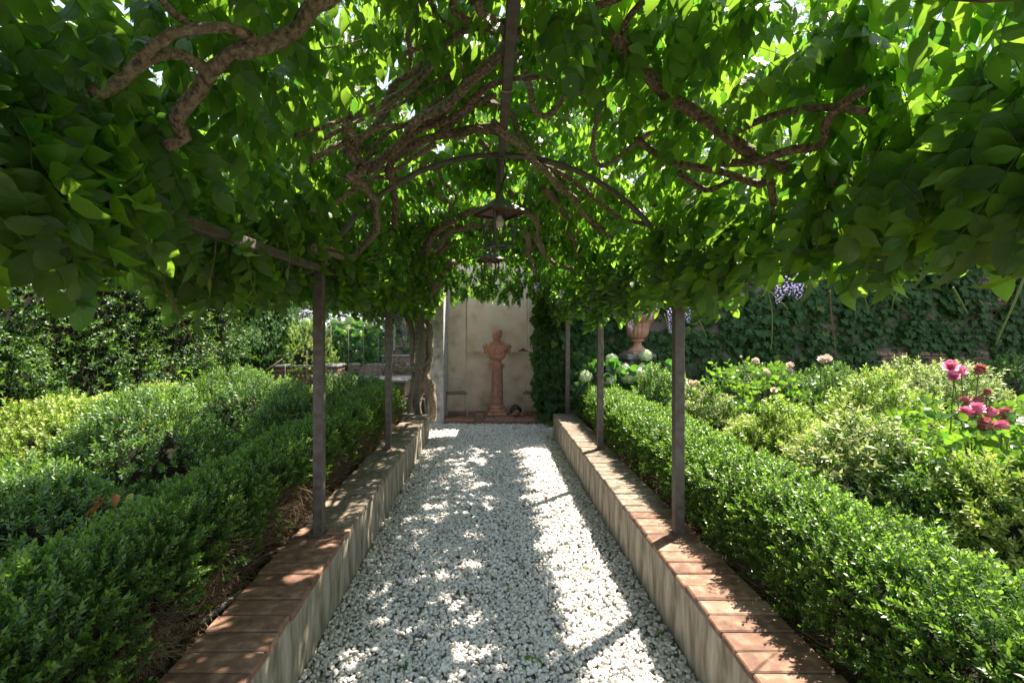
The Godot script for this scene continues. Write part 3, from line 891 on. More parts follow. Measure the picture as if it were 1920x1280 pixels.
	]
	var i := 0
	for b in far:
		branch(v0, [b[0] * 0.84, b[1]], M.bark[[0, 0, 1, 2, 1, 0, 1][i % 7]], 0.72)
		if i % 2 == 0:
			var off := Vector3(rng.randfn(), 0.4 + rng.randf(), rng.randfn()) * 0.07
			var tw := []
			for p in b[1]:
				off += rvec() * 0.05
				tw.append(p + off)
			branch(v0, [b[0] * 0.62, tw], M.bark[[2, 1, 0, 1][i % 4]], 0.7)
		i += 1
	for b in [[0.026, [Vector3(0.38, 2.67, -1.65), Vector3(0.54, 2.61, -1.76), Vector3(0.70, 2.53, -1.81), Vector3(0.83, 2.43, -1.81), Vector3(0.98, 2.29, -1.75), Vector3(1.07, 2.17, -1.64), Vector3(1.12, 2.08, -1.52)]], [0.016, [Vector3(0.92, 2.31, -1.91), Vector3(0.96, 2.26, -1.73), Vector3(0.98, 2.24, -1.55), Vector3(0.99, 2.22, -1.46), Vector3(0.97, 2.26, -1.41), Vector3(0.94, 2.28, -1.32), Vector3(0.94, 2.29, -1.24)]], [0.019, [Vector3(0.70, 2.53, -2.22), Vector3(0.79, 2.47, -2.23), Vector3(0.87, 2.40, -2.19), Vector3(1.00, 2.27, -2.00), Vector3(1.04, 2.21, -1.89), Vector3(1.03, 2.23, -1.77), Vector3(1.03, 2.23, -1.66)]], [0.017, [Vector3(1.11, 2.07, -1.98), Vector3(1.05, 2.17, -1.85), Vector3(1.01, 2.22, -1.75)]], [0.014, [Vector3(0.93, 2.37, -1.73), Vector3(0.95, 2.35, -1.57), Vector3(0.98, 2.32, -1.43), Vector3(1.02, 2.27, -1.34)]], [0.015, [Vector3(1.14, 2.09, -1.14), Vector3(1.17, 2.04, -1.07), Vector3(1.19, 1.99, -0.99)]], [0.014, [Vector3(0.45, 2.66, -1.48), Vector3(0.45, 2.67, -1.65), Vector3(0.51, 2.64, -1.81)]], [0.016, [Vector3(0.94, 2.36, -2.25), Vector3(1.02, 2.27, -2.21), Vector3(1.03, 2.25, -2.05)]], [0.014, [Vector3(0.19, 2.72, -1.77), Vector3(0.30, 2.70, -1.62), Vector3(0.40, 2.68, -1.46)]], [0.024, [Vector3(1.10, 2.27, -3.60), Vector3(1.38, 2.07, -3.30), Vector3(1.40, 2.07, -2.60), Vector3(1.36, 2.06, -2.10)]]]:
		branch(v1, b, M.bark[1], 0.75)
	for b in [[0.027, [Vector3(-0.39, 2.60, -1.27), Vector3(-0.46, 2.57, -1.35), Vector3(-0.52, 2.54, -1.34), Vector3(-0.60, 2.49, -1.38), Vector3(-0.67, 2.44, -1.36), Vector3(-0.70, 2.41, -1.33), Vector3(-0.77, 2.35, -1.33), Vector3(-0.81, 2.31, -1.37), Vector3(-0.87, 2.24, -1.38), Vector3(-0.88, 2.22, -1.45), Vector3(-0.91, 2.18, -1.41)]], [0.016, [Vector3(-0.68, 2.43, -1.34), Vector3(-0.69, 2.42, -1.27), Vector3(-0.70, 2.41, -1.24), Vector3(-0.76, 2.36, -1.18), Vector3(-0.82, 2.29, -1.15)]], [0.018, [Vector3(-0.78, 2.35, -1.33), Vector3(-0.78, 2.35, -1.29), Vector3(-0.79, 2.35, -1.25), Vector3(-0.81, 2.32, -1.19), Vector3(-0.88, 2.24, -1.15), Vector3(-0.90, 2.21, -1.11)]], [0.011, [Vector3(-0.75, 2.40, -1.22), Vector3(-0.76, 2.40, -1.17), Vector3(-0.75, 2.41, -1.10)]]]:
		branch(v2, b, M.bark[0], 0.8)
	# leaves
	var kinds := []
	for q in 3:
		kinds.append(wisteria_leaf(5, 0.25, 0.083, 1))
	var lf := []
	for q in 6:
		var st := begin()
		leaf(st, Vector3.ZERO, Vector3(0, 0, 1), Vector3.UP, 0.094, [0.049, 0.054, 0.043][q / 2], 2, [0.1, 0.3, 0.18, 0.36, 0.14, 0.24][q], [0.1, 0.22, 0.16][q / 2])
		lf.append(done(st, M.wist[q % 3]))
	var near_mesh := rachis(0.25)
	for q in 3:
		var v: Node3D = [v0, v1, v2][q]
		var spots: Array = list[q]
		if q > 0:
			# the leaves nearest the path's mouth: stalk with a separate blade for each leaflet
			spots.sort_custom(func(a, b): return (a.origin - Vector3(0, 1.65, 0)).length() + (0.0 if in_view(a.origin) else 50.0) < (b.origin - Vector3(0, 1.65, 0)).length() + (0.0 if in_view(b.origin) else 50.0))
			for j in 60:
				var t: Transform3D = spots[j]
				var whole := part("leaf", near_mesh, v, Transform3D(t.basis, t.origin - v.position))
				for pp in pinnate_points(5, 0.25):
					part("leaflet", lf[rng.randi_range(0, 5)], whole, Transform3D(facing(pp[1], Vector3(0, 1, 0.25) + rvec() * 0.5) * Basis.from_scale(Vector3.ONE * pp[2] * rng.randf_range(0.85, 1.05)), pp[0]))
			spots = spots.slice(60)
		var own := []
		for t in spots:
			own.append(Transform3D(t.basis, t.origin - v.position))
		scatter(v, kinds[q], own, "leaf", 300 if q == 0 else 240)
	# flowers, whips and pods
	var fl := [raceme(0.16), raceme(0.22), raceme(0.12)]
	for f in [[v2, Vector3(-1.21, 2.12, -2.00), 2], [v2, Vector3(-1.31, 2.06, -2.10), 2], [v0, Vector3(-1.00, 2.07, -4.00), 0], [v0, Vector3(-0.96, 1.79, -5.00), 1], [v0, Vector3(-0.92, 1.67, -5.20), 0], [v0, Vector3(0.61, 2.22, -6.00), 0], [v0, Vector3(0.93, 2.12, -6.00), 1], [v0, Vector3(1.08, 1.96, -5.00), 0], [v0, Vector3(1.30, 1.82, -5.20), 2], [v0, Vector3(1.51, 1.97, -5.30), 0], [v0, Vector3(1.49, 1.76, -5.00), 0], [v0, Vector3(1.69, 2.02, -5.50), 0], [v0, Vector3(1.81, 1.86, -5.40), 2], [v0, Vector3(1.68, 1.82, -4.40), 1], [v0, Vector3(1.90, 1.85, -4.60), 0], [v1, Vector3(1.89, 1.97, -3.00), 2], [v1, Vector3(1.96, 2.00, -3.00), 2], [v1, Vector3(2.00, 1.95, -3.10), 2], [v1, Vector3(1.96, 1.93, -3.20), 2]]:
		part("flower_raceme", fl[f[2]], f[0], Transform3D(Basis.from_euler(Vector3(rng.randfn() * 0.15, rng.randf() * 6, rng.randfn() * 0.15)), f[1] - f[0].position))
	for w in [
		[v1, [Vector3(1.39, 1.88, -2.40), Vector3(1.42, 1.74, -2.40), Vector3(1.42, 1.58, -2.40), Vector3(1.41, 1.54, -2.40)], 0.004], [v1, [Vector3(1.71, 1.84, -2.40), Vector3(1.72, 1.69, -2.40), Vector3(1.74, 1.54, -2.40)], 0.0045], [v1, [Vector3(1.93, 1.90, -1.70), Vector3(1.87, 1.75, -1.70), Vector3(1.82, 1.59, -1.72)], 0.005], [v1, [Vector3(1.22, 2.67, -1.50), Vector3(1.12, 2.52, -1.50), Vector3(1.10, 2.42, -1.50), Vector3(1.14, 2.33, -1.50), Vector3(1.18, 2.25, -1.50)], 0.0045],
		[v1, [Vector3(1.66, 1.85, -1.90), Vector3(1.61, 1.77, -1.90), Vector3(1.60, 1.72, -1.90)], 0.003], [v1, [Vector3(1.94, 1.82, -2.00), Vector3(1.98, 1.75, -2.00), Vector3(2.00, 1.71, -2.00)], 0.004], [v1, [Vector3(1.78, 1.89, -2.30), Vector3(1.81, 1.79, -2.30), Vector3(1.83, 1.72, -2.30)], 0.003], [v1, [Vector3(1.25, 1.80, -3.00), Vector3(1.32, 1.70, -3.00), Vector3(1.37, 1.59, -3.00)], 0.003], [v1, [Vector3(1.49, 1.88, -2.60), Vector3(1.56, 1.82, -2.60), Vector3(1.63, 1.75, -2.60)], 0.003],
		[v1, [Vector3(0.85, 2.17, -2.60), Vector3(1.08, 2.20, -2.60), Vector3(1.26, 2.07, -2.50), Vector3(1.32, 2.07, -2.30), Vector3(1.41, 2.17, -2.10)], 0.003], [v0, [Vector3(1.44, 1.96, -5.00), Vector3(1.51, 1.76, -5.00), Vector3(1.56, 1.63, -5.00)], 0.005], [v0, [Vector3(1.47, 1.77, -4.00), Vector3(1.50, 1.66, -4.00), Vector3(1.51, 1.60, -4.00)], 0.004], [v0, [Vector3(1.18, 1.73, -5.00), Vector3(1.18, 1.57, -5.00), Vector3(1.21, 1.43, -5.00)], 0.004],
		[v2, [Vector3(-1.08, 2.04, -1.90), Vector3(-1.08, 1.96, -1.90), Vector3(-1.10, 1.85, -1.90)], 0.003], [v2, [Vector3(-1.05, 2.08, -2.10), Vector3(-1.05, 1.92, -2.10), Vector3(-1.01, 1.78, -2.10), Vector3(-1.00, 1.82, -2.10)], 0.003], [v2, [Vector3(-1.36, 2.04, -1.90), Vector3(-1.29, 1.77, -1.95), Vector3(-1.24, 1.62, -2.00), Vector3(-1.17, 1.48, -2.00)], 0.0045], [v2, [Vector3(-1.00, 2.21, -2.30), Vector3(-0.98, 2.12, -2.30), Vector3(-0.95, 2.01, -2.30), Vector3(-0.96, 1.92, -2.30)], 0.003], [v2, [Vector3(-1.10, 1.83, -2.30), Vector3(-1.16, 1.71, -2.30), Vector3(-1.22, 1.57, -2.30)], 0.003], [v2, [Vector3(-0.59, 2.64, -1.70), Vector3(-0.52, 2.65, -1.70), Vector3(-0.44, 2.71, -1.75), Vector3(-0.39, 2.76, -1.80)], 0.003], [v0, [Vector3(-0.75, 2.47, -3.00), Vector3(-0.58, 2.37, -3.00), Vector3(-0.42, 2.27, -3.00)], 0.003], [v2, [Vector3(-1.42, 1.92, -1.70), Vector3(-1.52, 1.85, -1.70), Vector3(-1.61, 1.78, -1.70)], 0.004]]:
		var st := begin()
		var own := []
		for p in smooth_path(w[1], 0.04):
			own.append(p - w[0].position)
		tube(st, own, w[2], w[2] * 0.5, 5)
		part("tendril", done(st, M.wand if w[2] == 0.0045 else M.whip), w[0])
	for p in [Vector3(-1.10, 1.85, -1.90), Vector3(-0.96, 1.94, -2.30)]:
		var st := begin()
		leaf(st, Vector3.ZERO, Vector3(0, -1, 0.1), Vector3(0, 0, 1), 0.075, 0.016, 1, 0.05, 0.3)
		part("seed_pod", done(st, M.whip), v2, Transform3D(Basis.IDENTITY, p - v2.position))

# ---------------------------------------------------------------- the garden's furniture
func bar(st: SurfaceTool, a: Vector3, b: Vector3, w: float, h: float) -> void:
	# a straight rectangular bar
	st.set_smooth_group(-1)
	var f := facing(b - a, Vector3.UP if absf((b - a).normalized().y) < 0.9 else Vector3.BACK)
	var q := []
	for p in [a, b]:
		for k in [[-1, -1], [1, -1], [1, 1], [-1, 1]]:
			q.append(p + f.x * k[0] * w / 2 + f.y * k[1] * h / 2)
	for k in 4:
		var l := (k + 1) % 4
		quad(st, q[k], q[4 + k], q[4 + l], q[l])
	quad(st, q[0], q[1], q[2], q[3])
	quad(st, q[7], q[6], q[5], q[4])

func pergola() -> void:
	var o := thing("pergola", "dark iron pergola of slim posts, round arches and long rails over the gravel path", "pergola", Vector3(0.07, 0, -4))
	for row in 3:
		var d := 2.99 + 2.08 * row
		for x in [-1.053, 1.186]:
			var st := begin()
			box(st, Vector3(x - 0.07, (2.0 + 0.37) / 2, 4 - d), Vector3(0.062, 2.0 - 0.37, 0.055), 0.004)
			part("post", done(st, M.iron), o)
			part("base_plate", box_mesh(Vector3(x - 0.07, 0.375, 4 - d), Vector3(0.1, 0.008, 0.09), M.iron, 0.002), o)
		var st := begin()
		st.set_smooth_group(-1)
		var n := 22
		var prev := []
		for i in n + 1:
			var a := lerpf(-1.155, 1.155, i / float(n))
			var q := []
			for k in [[-0.008, -0.026], [-0.008, 0.026], [0.008, 0.026], [0.008, -0.026]]:
				q.append(Vector3(sin(a) * (1.224 + k[0]), 1.506 + cos(a) * (1.224 + k[0]), 4 - d + k[1]))
			if i > 0:
				for k in 4:
					var l := (k + 1) % 4
					quad(st, prev[k], q[k], q[l], prev[l])
			prev = q
		part("arch", done(st, M.iron), o)
	for x in [-1.053, 1.186]:
		var st := begin()
		box(st, Vector3(x - 0.07, 2.02, 4 - 3.9), Vector3(0.045, 0.045, 7.0), 0.004)
		part("side_rail", done(st, M.iron), o)
	part("ridge_bar", box_mesh(Vector3(0.012, 2.705, 4 - 3.9), Vector3(0.045, 0.03, 7.0), M.iron, 0.004), o)
	var st := begin()
	tube(st, smooth_path([Vector3(-0.02, 2.69, 1.9), Vector3(0.013, 2.683, 1.9), Vector3(0.042, 2.69, 1.9), Vector3(0.04, 2.725, 1.9), Vector3(-0.01, 2.726, 1.9), Vector3(-0.03, 2.6, 1.9)], 0.02), 0.0025, 0.0025, 5)
	part("tie_wire", done(st, M.pale_metal), o)

func lantern(label: String, at: Vector3, turn: float) -> void:
	# at: where the strap meets the arch
	var o := thing("hanging_lantern", label, "lantern", at, turn, "lanterns hanging along the pergola")
	var st := begin()
	bar(st, Vector3(0, 0, 0), Vector3(0, -0.26, 0), 0.02, 0.006)
	part("strap", done(st, M.green_iron), o)
	st = begin()
	tube(st, smooth_path([Vector3(0.03, 0.0, 0.0), Vector3(0.045, -0.1, 0.01), Vector3(0.02, -0.17, 0.0), Vector3(0.005, -0.27, 0)], 0.03), 0.004, 0.004, 5)
	part("cable", done(st, M.dark_metal), o)
	st = begin()
	st.set_smooth_group(-1)
	var rows := [[0.012, -0.25], [0.03, -0.265], [0.09, -0.305], [0.165, -0.352], [0.165, -0.36], [0.155, -0.356], [0.085, -0.318], [0.02, -0.28]]
	for i in rows.size() - 1:
		for k in 4:
			var a := PI / 2 * k + PI / 4
			var b := a + PI / 2
			var p := func(r: Array, t: float): return Vector3(cos(t) * r[0], r[1], sin(t) * r[0]) * Vector3(1.08, 1, 1.08)
			quad(st, p.call(rows[i], a), p.call(rows[i], b), p.call(rows[i + 1], b), p.call(rows[i + 1], a))
	part("roof", done(st, M.roof_metal), o)
	var cap := begin()
	lathe(cap, [[0.004, -0.235], [0.016, -0.24], [0.02, -0.25], [0.012, -0.262]], 10)
	part("finial", done(cap, M.roof_metal), o)
	var c := []
	for k in 4:
		var a := PI / 2 * k + PI / 4
		c.append([Vector3(cos(a) * 0.125, -0.335, sin(a) * 0.125), Vector3(cos(a) * 0.08, -0.565, sin(a) * 0.08), Vector3(cos(a) * 0.165, -0.362, sin(a) * 0.165)])
	for k in 4:
		st = begin()
		bar(st, c[k][0], c[k][1], 0.013, 0.01)
		part("upright", done(st, M.green_iron), o)
		st = begin()
		bar(st, c[k][1], c[(k + 1) % 4][1], 0.015, 0.01)
		part("bottom_rail", done(st, M.green_iron), o)
		st = begin()
		bar(st, c[k][2], c[(k + 1) % 4][2], 0.008, 0.016)
		part("roof_rim", done(st, M.rust), o)
	st = begin()
	lathe(st, [[0.001, -0.375], [0.019, -0.375], [0.022, -0.34], [0.022, -0.3], [0.001, -0.29]], 12)
	part("socket", done(st, M.rust), o)
	st = begin()
	lathe(st, [[0.001, -0.452], [0.014, -0.449], [0.026, -0.437], [0.031, -0.42], [0.028, -0.402], [0.019, -0.386], [0.015, -0.374], [0.013, -0.366]], 16)
	part("bulb", done(st, M.bulb), o)

func path_wall(label: String, x_in: float, x_out: float) -> void:
	var c := (x_in + x_out) / 2
	var w := absf(x_out - x_in)
	var o := thing("garden_wall", label, "wall", Vector3(c, 0, -3.0))
	part("wall_body", box_mesh(Vector3(0, 0.16, 3.0 - 2.87), Vector3(w - 0.012, 0.36, 8.74), M.render, 0.006), o)
	var variants := []
	for q in 9:
		var st := begin()
		box(st, Vector3(rng.randf_range(-0.003, 0.003), 0, 0), Vector3(w + rng.randf_range(-0.006, 0.008), 0.034, 0.111 + rng.randf_range(-0.003, 0.003)), 0.005 + rng.randf() * 0.004)
		variants.append(done(st, M.cotto[q % 3]))
		st = begin()
		box(st, Vector3(rng.randf_range(-0.003, 0.003), 0, 0), Vector3(w + rng.randf_range(-0.006, 0.008), 0.034, 0.111 + rng.randf_range(-0.003, 0.003)), 0.006)
		variants.append(done(st, M.dusty[q % 2]))
	for i in 72:
		var d := -1.4 + 0.12 * i
		var k := rng.randi_range(0, 8) * 2 + (1 if d > 3.0 + rng.randf() * 0.4 else 0)
		part("coping_brick", variants[k], o, Transform3D(Basis.from_euler(Vector3(rng.randfn() * 0.01, rng.randfn() * 0.012, rng.randfn() * 0.006)), Vector3(rng.randfn() * 0.003, 0.357 + rng.randfn() * 0.002, 3.0 - d)))
	part("mortar", box_mesh(Vector3(0, 0.352, 3.0 - 2.87), Vector3(w - 0.02, 0.026, 8.7), M.mortar, 0.003), o)

func niche() -> void:
	var o := thing("plaster_niche", "weathered cream plaster niche with grey pier and recessed panel at the path's end", "wall niche", Vector3(0.1, 0, -8.7))
	var at := func(x0, x1, y0, y1, d0, d1, m, ch := 0.008):
		return box_mesh(Vector3((x0 + x1) / 2 - 0.1, (y0 + y1) / 2, 8.7 - (d0 + d1) / 2), Vector3(x1 - x0, y1 - y0, d1 - d0), m, ch)
	part("back_wall", at.call(-1.02, 1.3, 0.0, 3.4, 9.14, 9.4, M.plaster), o)
	part("pier", at.call(-1.03, -0.76, 0.0, 3.0, 8.2, 9.14, M.grey_plaster, 0.012), o)
	part("pier", at.call(0.99, 1.3, 0.0, 3.0, 8.2, 9.14, M.grey_plaster, 0.012), o)
	part("pilaster", at.call(-0.76, -0.42, 0.08, 3.2, 9.085, 9.14, M.plaster), o)
	part("pilaster", at.call(0.76, 0.99, 0.08, 3.2, 9.085, 9.14, M.plaster), o)
	part("recessed_panel", at.call(-0.40, 0.74, 1.215, 2.9, 9.125, 9.138, M.panel, 0.003), o)
	part("panel_ledge", at.call(-0.42, 0.76, 1.185, 1.212, 9.10, 9.14, M.plaster, 0.004), o)
	part("floor_edge", at.call(-0.76, 0.99, 0.0, 0.055, 8.2, 8.35, M.floor, 0.006), o)
	var v := []
	for q in 4:
		v.append(box_mesh(Vector3.ZERO, Vector3(0.168, 0.03, 0.168), M.floor if q % 2 else M.old_terracotta, 0.004))
	for i in 10:
		for j in 5:
			part("floor_tile", v[rng.randi_range(0, 3)], o, Transform3D(Basis.IDENTITY, Vector3(-0.76 + 0.0875 + i * 0.175 - 0.1, 0.07 + rng.randfn() * 0.001, 8.7 - 8.295 - j * 0.175)))

func pedestal_and_bust() -> void:
	var o := thing("pedestal", "fluted terracotta column pedestal standing in the plaster niche", "pedestal", Vector3(0.165, 0.085, -8.72))
	part("plinth", box_mesh(Vector3(0, 0.03, 0), Vector3(0.34, 0.06, 0.34), M.terracotta, 0.008), o)
	var st := begin()
	lathe(st, [[0.001, 0.06], [0.15, 0.06], [0.162, 0.075], [0.16, 0.095], [0.14, 0.105], [0.135, 0.12], [0.145, 0.13], [0.142, 0.15], [0.122, 0.162], [0.112, 0.175]], 32)
	part("moulded_base", done(st, M.terracotta), o)
	st = begin()
	lathe(st, [[0.112, 0.172], [0.112, 0.2], [0.112, 0.215], [0.104, 0.5], [0.098, 0.8], [0.098, 0.815], [0.098, 0.83]], 96, Vector3.ZERO, 16, 0.09, 2, 4)
	part("fluted_shaft", done(st, M.old_terracotta), o)
	st = begin()
	lathe(st, [[0.098, 0.828], [0.11, 0.84], [0.104, 0.85], [0.125, 0.865], [0.14, 0.87], [0.14, 0.895], [0.001, 0.897]], 32)
	part("capital", done(st, M.terracotta), o)
	var b := thing("statue_bust", "terracotta bust of a short haired man, draped shoulders cut off, on the column", "bust", Vector3(0.165, 0.982, -8.72), 0.0)
	st = begin()
	lathe(st, [[0.001, 0.0], [0.1, 0.0], [0.105, 0.018], [0.09, 0.03], [0.072, 0.042], [0.068, 0.058], [0.085, 0.075], [0.09, 0.09], [0.001, 0.1]], 28)
	part("socle", done(st, M.terracotta), b)
	var V := func(x, y, z): return Vector3(x, y, z)
	var caps := []
	var c := func(a: Vector3, e: Vector3, r0: float, r1: float, mirror := false):
		caps.append([a, e, r0, r1])
		if mirror:
			caps.append([a * Vector3(-1, 1, 1), e * Vector3(-1, 1, 1), r0, r1])
	c.call(V.call(-0.075, 0.165, 0.01), V.call(0.075, 0.165, 0.01), 0.075, 0.075)
	c.call(V.call(-0.1, 0.22, 0.01), V.call(0.1, 0.22, 0.01), 0.07, 0.07)
	c.call(V.call(-0.08, 0.25, 0.0), V.call(0.08, 0.25, 0.0), 0.095, 0.095)
	c.call(V.call(-0.14, 0.325, -0.015), V.call(0.14, 0.325, -0.015), 0.075, 0.075)
	c.call(V.call(0.17, 0.33, -0.015), V.call(0.225, 0.335, -0.015), 0.062, 0.04, true)
	c.call(V.call(0.2, 0.31, 0.0), V.call(0.215, 0.235, 0.0), 0.05, 0.028, true)
	c.call(V.call(0.07, 0.275, 0.06), V.call(0.09, 0.26, 0.05), 0.045, 0.04, true)
	c.call(V.call(0.12, 0.38, -0.02), V.call(0.03, 0.41, -0.02), 0.03, 0.04, true)
	for k in 4:     # folds of the cloth
		c.call(V.call(-0.21 + 0.03 * k, 0.39 - 0.01 * k, 0.03), V.call(-0.03 + 0.05 * k, 0.2 + 0.01 * k, 0.105), 0.014, 0.012)
	c.call(V.call(0.21, 0.385, 0.02), V.call(0.07, 0.3, 0.095), 0.016, 0.012)
	c.call(V.call(0.215, 0.35, 0.03), V.call(0.1, 0.25, 0.1), 0.014, 0.012)
	c.call(V.call(-0.1, 0.4, 0.02), V.call(0.08, 0.385, 0.06), 0.02, 0.018)
	c.call(V.call(0, 0.38, -0.01), V.call(-0.004, 0.46, 0.0), 0.062, 0.054)
	var turn := Basis.from_euler(Vector3(0.05, -0.42, 0.0))
	var head := []
	var hc := func(a: Vector3, e: Vector3, r0: float, r1: float, mirror := false):
		for s in ([1.0, -1.0] if mirror else [1.0]):
			caps.append([turn * (a * Vector3(s, 1, 1)) + Vector3(0, 0.5, 0), turn * (e * Vector3(s, 1, 1)) + Vector3(0, 0.5, 0), r0, r1])
	hc.call(V.call(0, 0.065, -0.025), V.call(0, 0.062, 0.012), 0.083, 0.078)
	hc.call(V.call(0, 0.03, 0.035), V.call(0, -0.022, 0.045), 0.06, 0.044)
	hc.call(V.call(0, -0.04, 0.062), V.call(0, -0.035, 0.05), 0.023, 0.03)
	hc.call(V.call(0.045, -0.02, 0.02), V.call(0.06, 0.02, 0.0), 0.025, 0.03, true)
	hc.call(V.call(0, 0.038, 0.093), V.call(0, 0.006, 0.107), 0.01, 0.0145)
	hc.call(V.call(0.012, 0.05, 0.087), V.call(0.045, 0.052, 0.07), 0.012, 0.011, true)
	hc.call(V.call(0.03, 0.012, 0.075), V.call(0.042, 0.004, 0.06), 0.018, 0.018, true)
	hc.call(V.call(-0.018, -0.018, 0.088), V.call(0.018, -0.018, 0.088), 0.008, 0.008)
	hc.call(V.call(-0.014, -0.028, 0.086), V.call(0.014, -0.028, 0.086), 0.008, 0.008)
	hc.call(V.call(0.081, 0.03, -0.008), V.call(0.083, 0.005, 0.0), 0.015, 0.011, true)
	for k in 16:
		var a := k * 2.39996
		var y := 0.35 + 0.62 * k / 16.0
		var d := Vector3(cos(a) * sqrt(1 - y * y), y, sin(a) * sqrt(1 - y * y) - 0.12)
		hc.call(V.call(0, 0.065, -0.01) + d * 0.082, V.call(0, 0.065, -0.01) + d * 0.086 + Vector3(0.01, -0.008, 0), 0.014, 0.012)
	part("figure", body(caps, Vector3(-0.3, 0.06, -0.13), Vector3(0.3, 0.69, 0.17), 0.0095, 0.016, M.terracotta, 0.58, 0.004), b)

func garden_chair(label: String, at: Vector3, turn: float) -> Node3D:
	var o := thing("garden_chair", label, "chair", at, turn, "thin metal chairs in the niche")
	part("seat", box_mesh(Vector3(0, 0.4, 0), Vector3(0.36, 0.018, 0.34), M.chair, 0.006), o)
	for p in [[-0.16, 0.15], [0.16, 0.15], [-0.16, -0.15], [0.16, -0.15]]:
		var st := begin()
		tube(st, [Vector3(p[0], 0.392, p[1]), Vector3(p[0] * 1.12, 0.0, p[1] * 1.15)], 0.007, 0.007, 6)
		part("leg", done(st, M.pale_metal), o)
	var st := begin()
	tube(st, smooth_path([Vector3(-0.165, 0.4, -0.16), Vector3(-0.17, 0.55, -0.19), Vector3(-0.15, 0.61, -0.2), Vector3(0, 0.63, -0.21), Vector3(0.15, 0.61, -0.2), Vector3(0.17, 0.55, -0.19), Vector3(0.165, 0.4, -0.16)], 0.03), 0.006, 0.006, 6)
	part("back_hoop", done(st, M.pale_metal), o)
	for x in [-0.06, 0.06]:
		st = begin()
		tube(st, smooth_path([Vector3(x, 0.4, -0.165), Vector3(x * 1.7, 0.5, -0.185), Vector3(x * 0.8, 0.62, -0.207)], 0.04), 0.004, 0.004, 5)
		part("back_scroll", done(st, M.pale_metal), o)
	return o

func urn() -> void:
	var b := thing("stone_plinth", "square grey stone plinth half hidden by white hydrangeas, carrying the urn", "plinth", Vector3(2.34, 0.28, -7.5))
	part("shaft", box_mesh(Vector3(0, 0.44, 0), Vector3(0.36, 0.88, 0.36), M.stone, 0.012), b)
	part("cap", box_mesh(Vector3(0, 0.93, 0), Vector3(0.44, 0.09, 0.44), M.stone, 0.014), b)
	var o := thing("garden_urn", "large terracotta urn with lobed bowl and wide rim on the stone plinth", "urn", Vector3(2.34, 1.256, -7.5), 0.2)
	part("foot_slab", box_mesh(Vector3(0, 0.015, 0), Vector3(0.33, 0.03, 0.33), M.terracotta, 0.006), o)
	var st := begin()
	lathe(st, [[0.001, 0.03], [0.15, 0.03], [0.148, 0.05], [0.1, 0.085], [0.066, 0.12], [0.058, 0.16], [0.064, 0.185], [0.1, 0.195], [0.1, 0.215], [0.07, 0.225]], 36)
	part("foot", done(st, M.terracotta), o)
	st = begin()
	lathe(st, [[0.06, 0.222], [0.1, 0.235], [0.145, 0.27], [0.165, 0.32], [0.17, 0.37], [0.178, 0.42], [0.2, 0.47], [0.215, 0.49]], 96, Vector3.ZERO, 16, 0.07, 1, 6)
	part("lobed_bowl", done(st, M.terracotta), o)
	st = begin()
	lathe(st, [[0.2, 0.485], [0.225, 0.495], [0.23, 0.51], [0.26, 0.53], [0.3, 0.575], [0.305, 0.62], [0.315, 0.65], [0.325, 0.67], [0.31, 0.69], [0.285, 0.68], [0.26, 0.6], [0.2, 0.54], [0.001, 0.54]], 72, Vector3.ZERO, 24, 0.05, 6, 9)
	part("rim", done(st, M.terracotta), o)

func rose_leafing(parent: Node3D, n: int, r: float, y0: float, y1: float, n_parts: int) -> void:
	var spots := []
	for i in n:
		var a := rng.randf() * TAU
		var rr := r * sqrt(rng.randf())
		var p := Vector3(cos(a) * rr, lerpf(y0, y1, pow(rng.randf(), 0.7)), sin(a) * rr)
		spots.append(Transform3D(facing(Vector3(cos(a), 0.1 + rng.randfn() * 0.35, sin(a)) + rvec() * 0.5, Vector3.UP + rvec() * 0.3) * Basis.from_scale(Vector3.ONE * rng.randf_range(0.7, 1.2)), p))
	scatter(parent, M.rose_sprig, spots, "leaf", n_parts)

func rose_stem(parent: Node3D, from: Vector3, to: Vector3, r := 0.005) -> void:
	var st := begin()
	var mid := from.lerp(to, 0.5) + Vector3(rng.randfn(), 0.5, rng.randfn()) * 0.04
	tube(st, smooth_path([from, mid, to], 0.06), r, r * 0.6, 5)
	part("stem", done(st, M.stalk), parent)

func rose_plant(label: String, base: Vector3, blooms: Array, leaves: int, r: float, y1: float, n_parts: int, called := "rose_bush") -> void:
	var o := thing(called, label, "rose bush", base)
	for b in blooms:
		var p: Vector3 = b[0] - base
		rose_stem(o, Vector3(p.x * 0.35, 0, p.z * 0.35), p)
		part("rose_bloom", b[1], o, Transform3D(Basis.from_euler(Vector3(rng.randf_range(0.1, 0.7), rng.randf() * 6, rng.randfn() * 0.3)) * Basis.from_scale(Vector3(1, 1.45, 1) * b[2]), p))
	rose_leafing(o, leaves, r, 0.12, y1, n_parts)

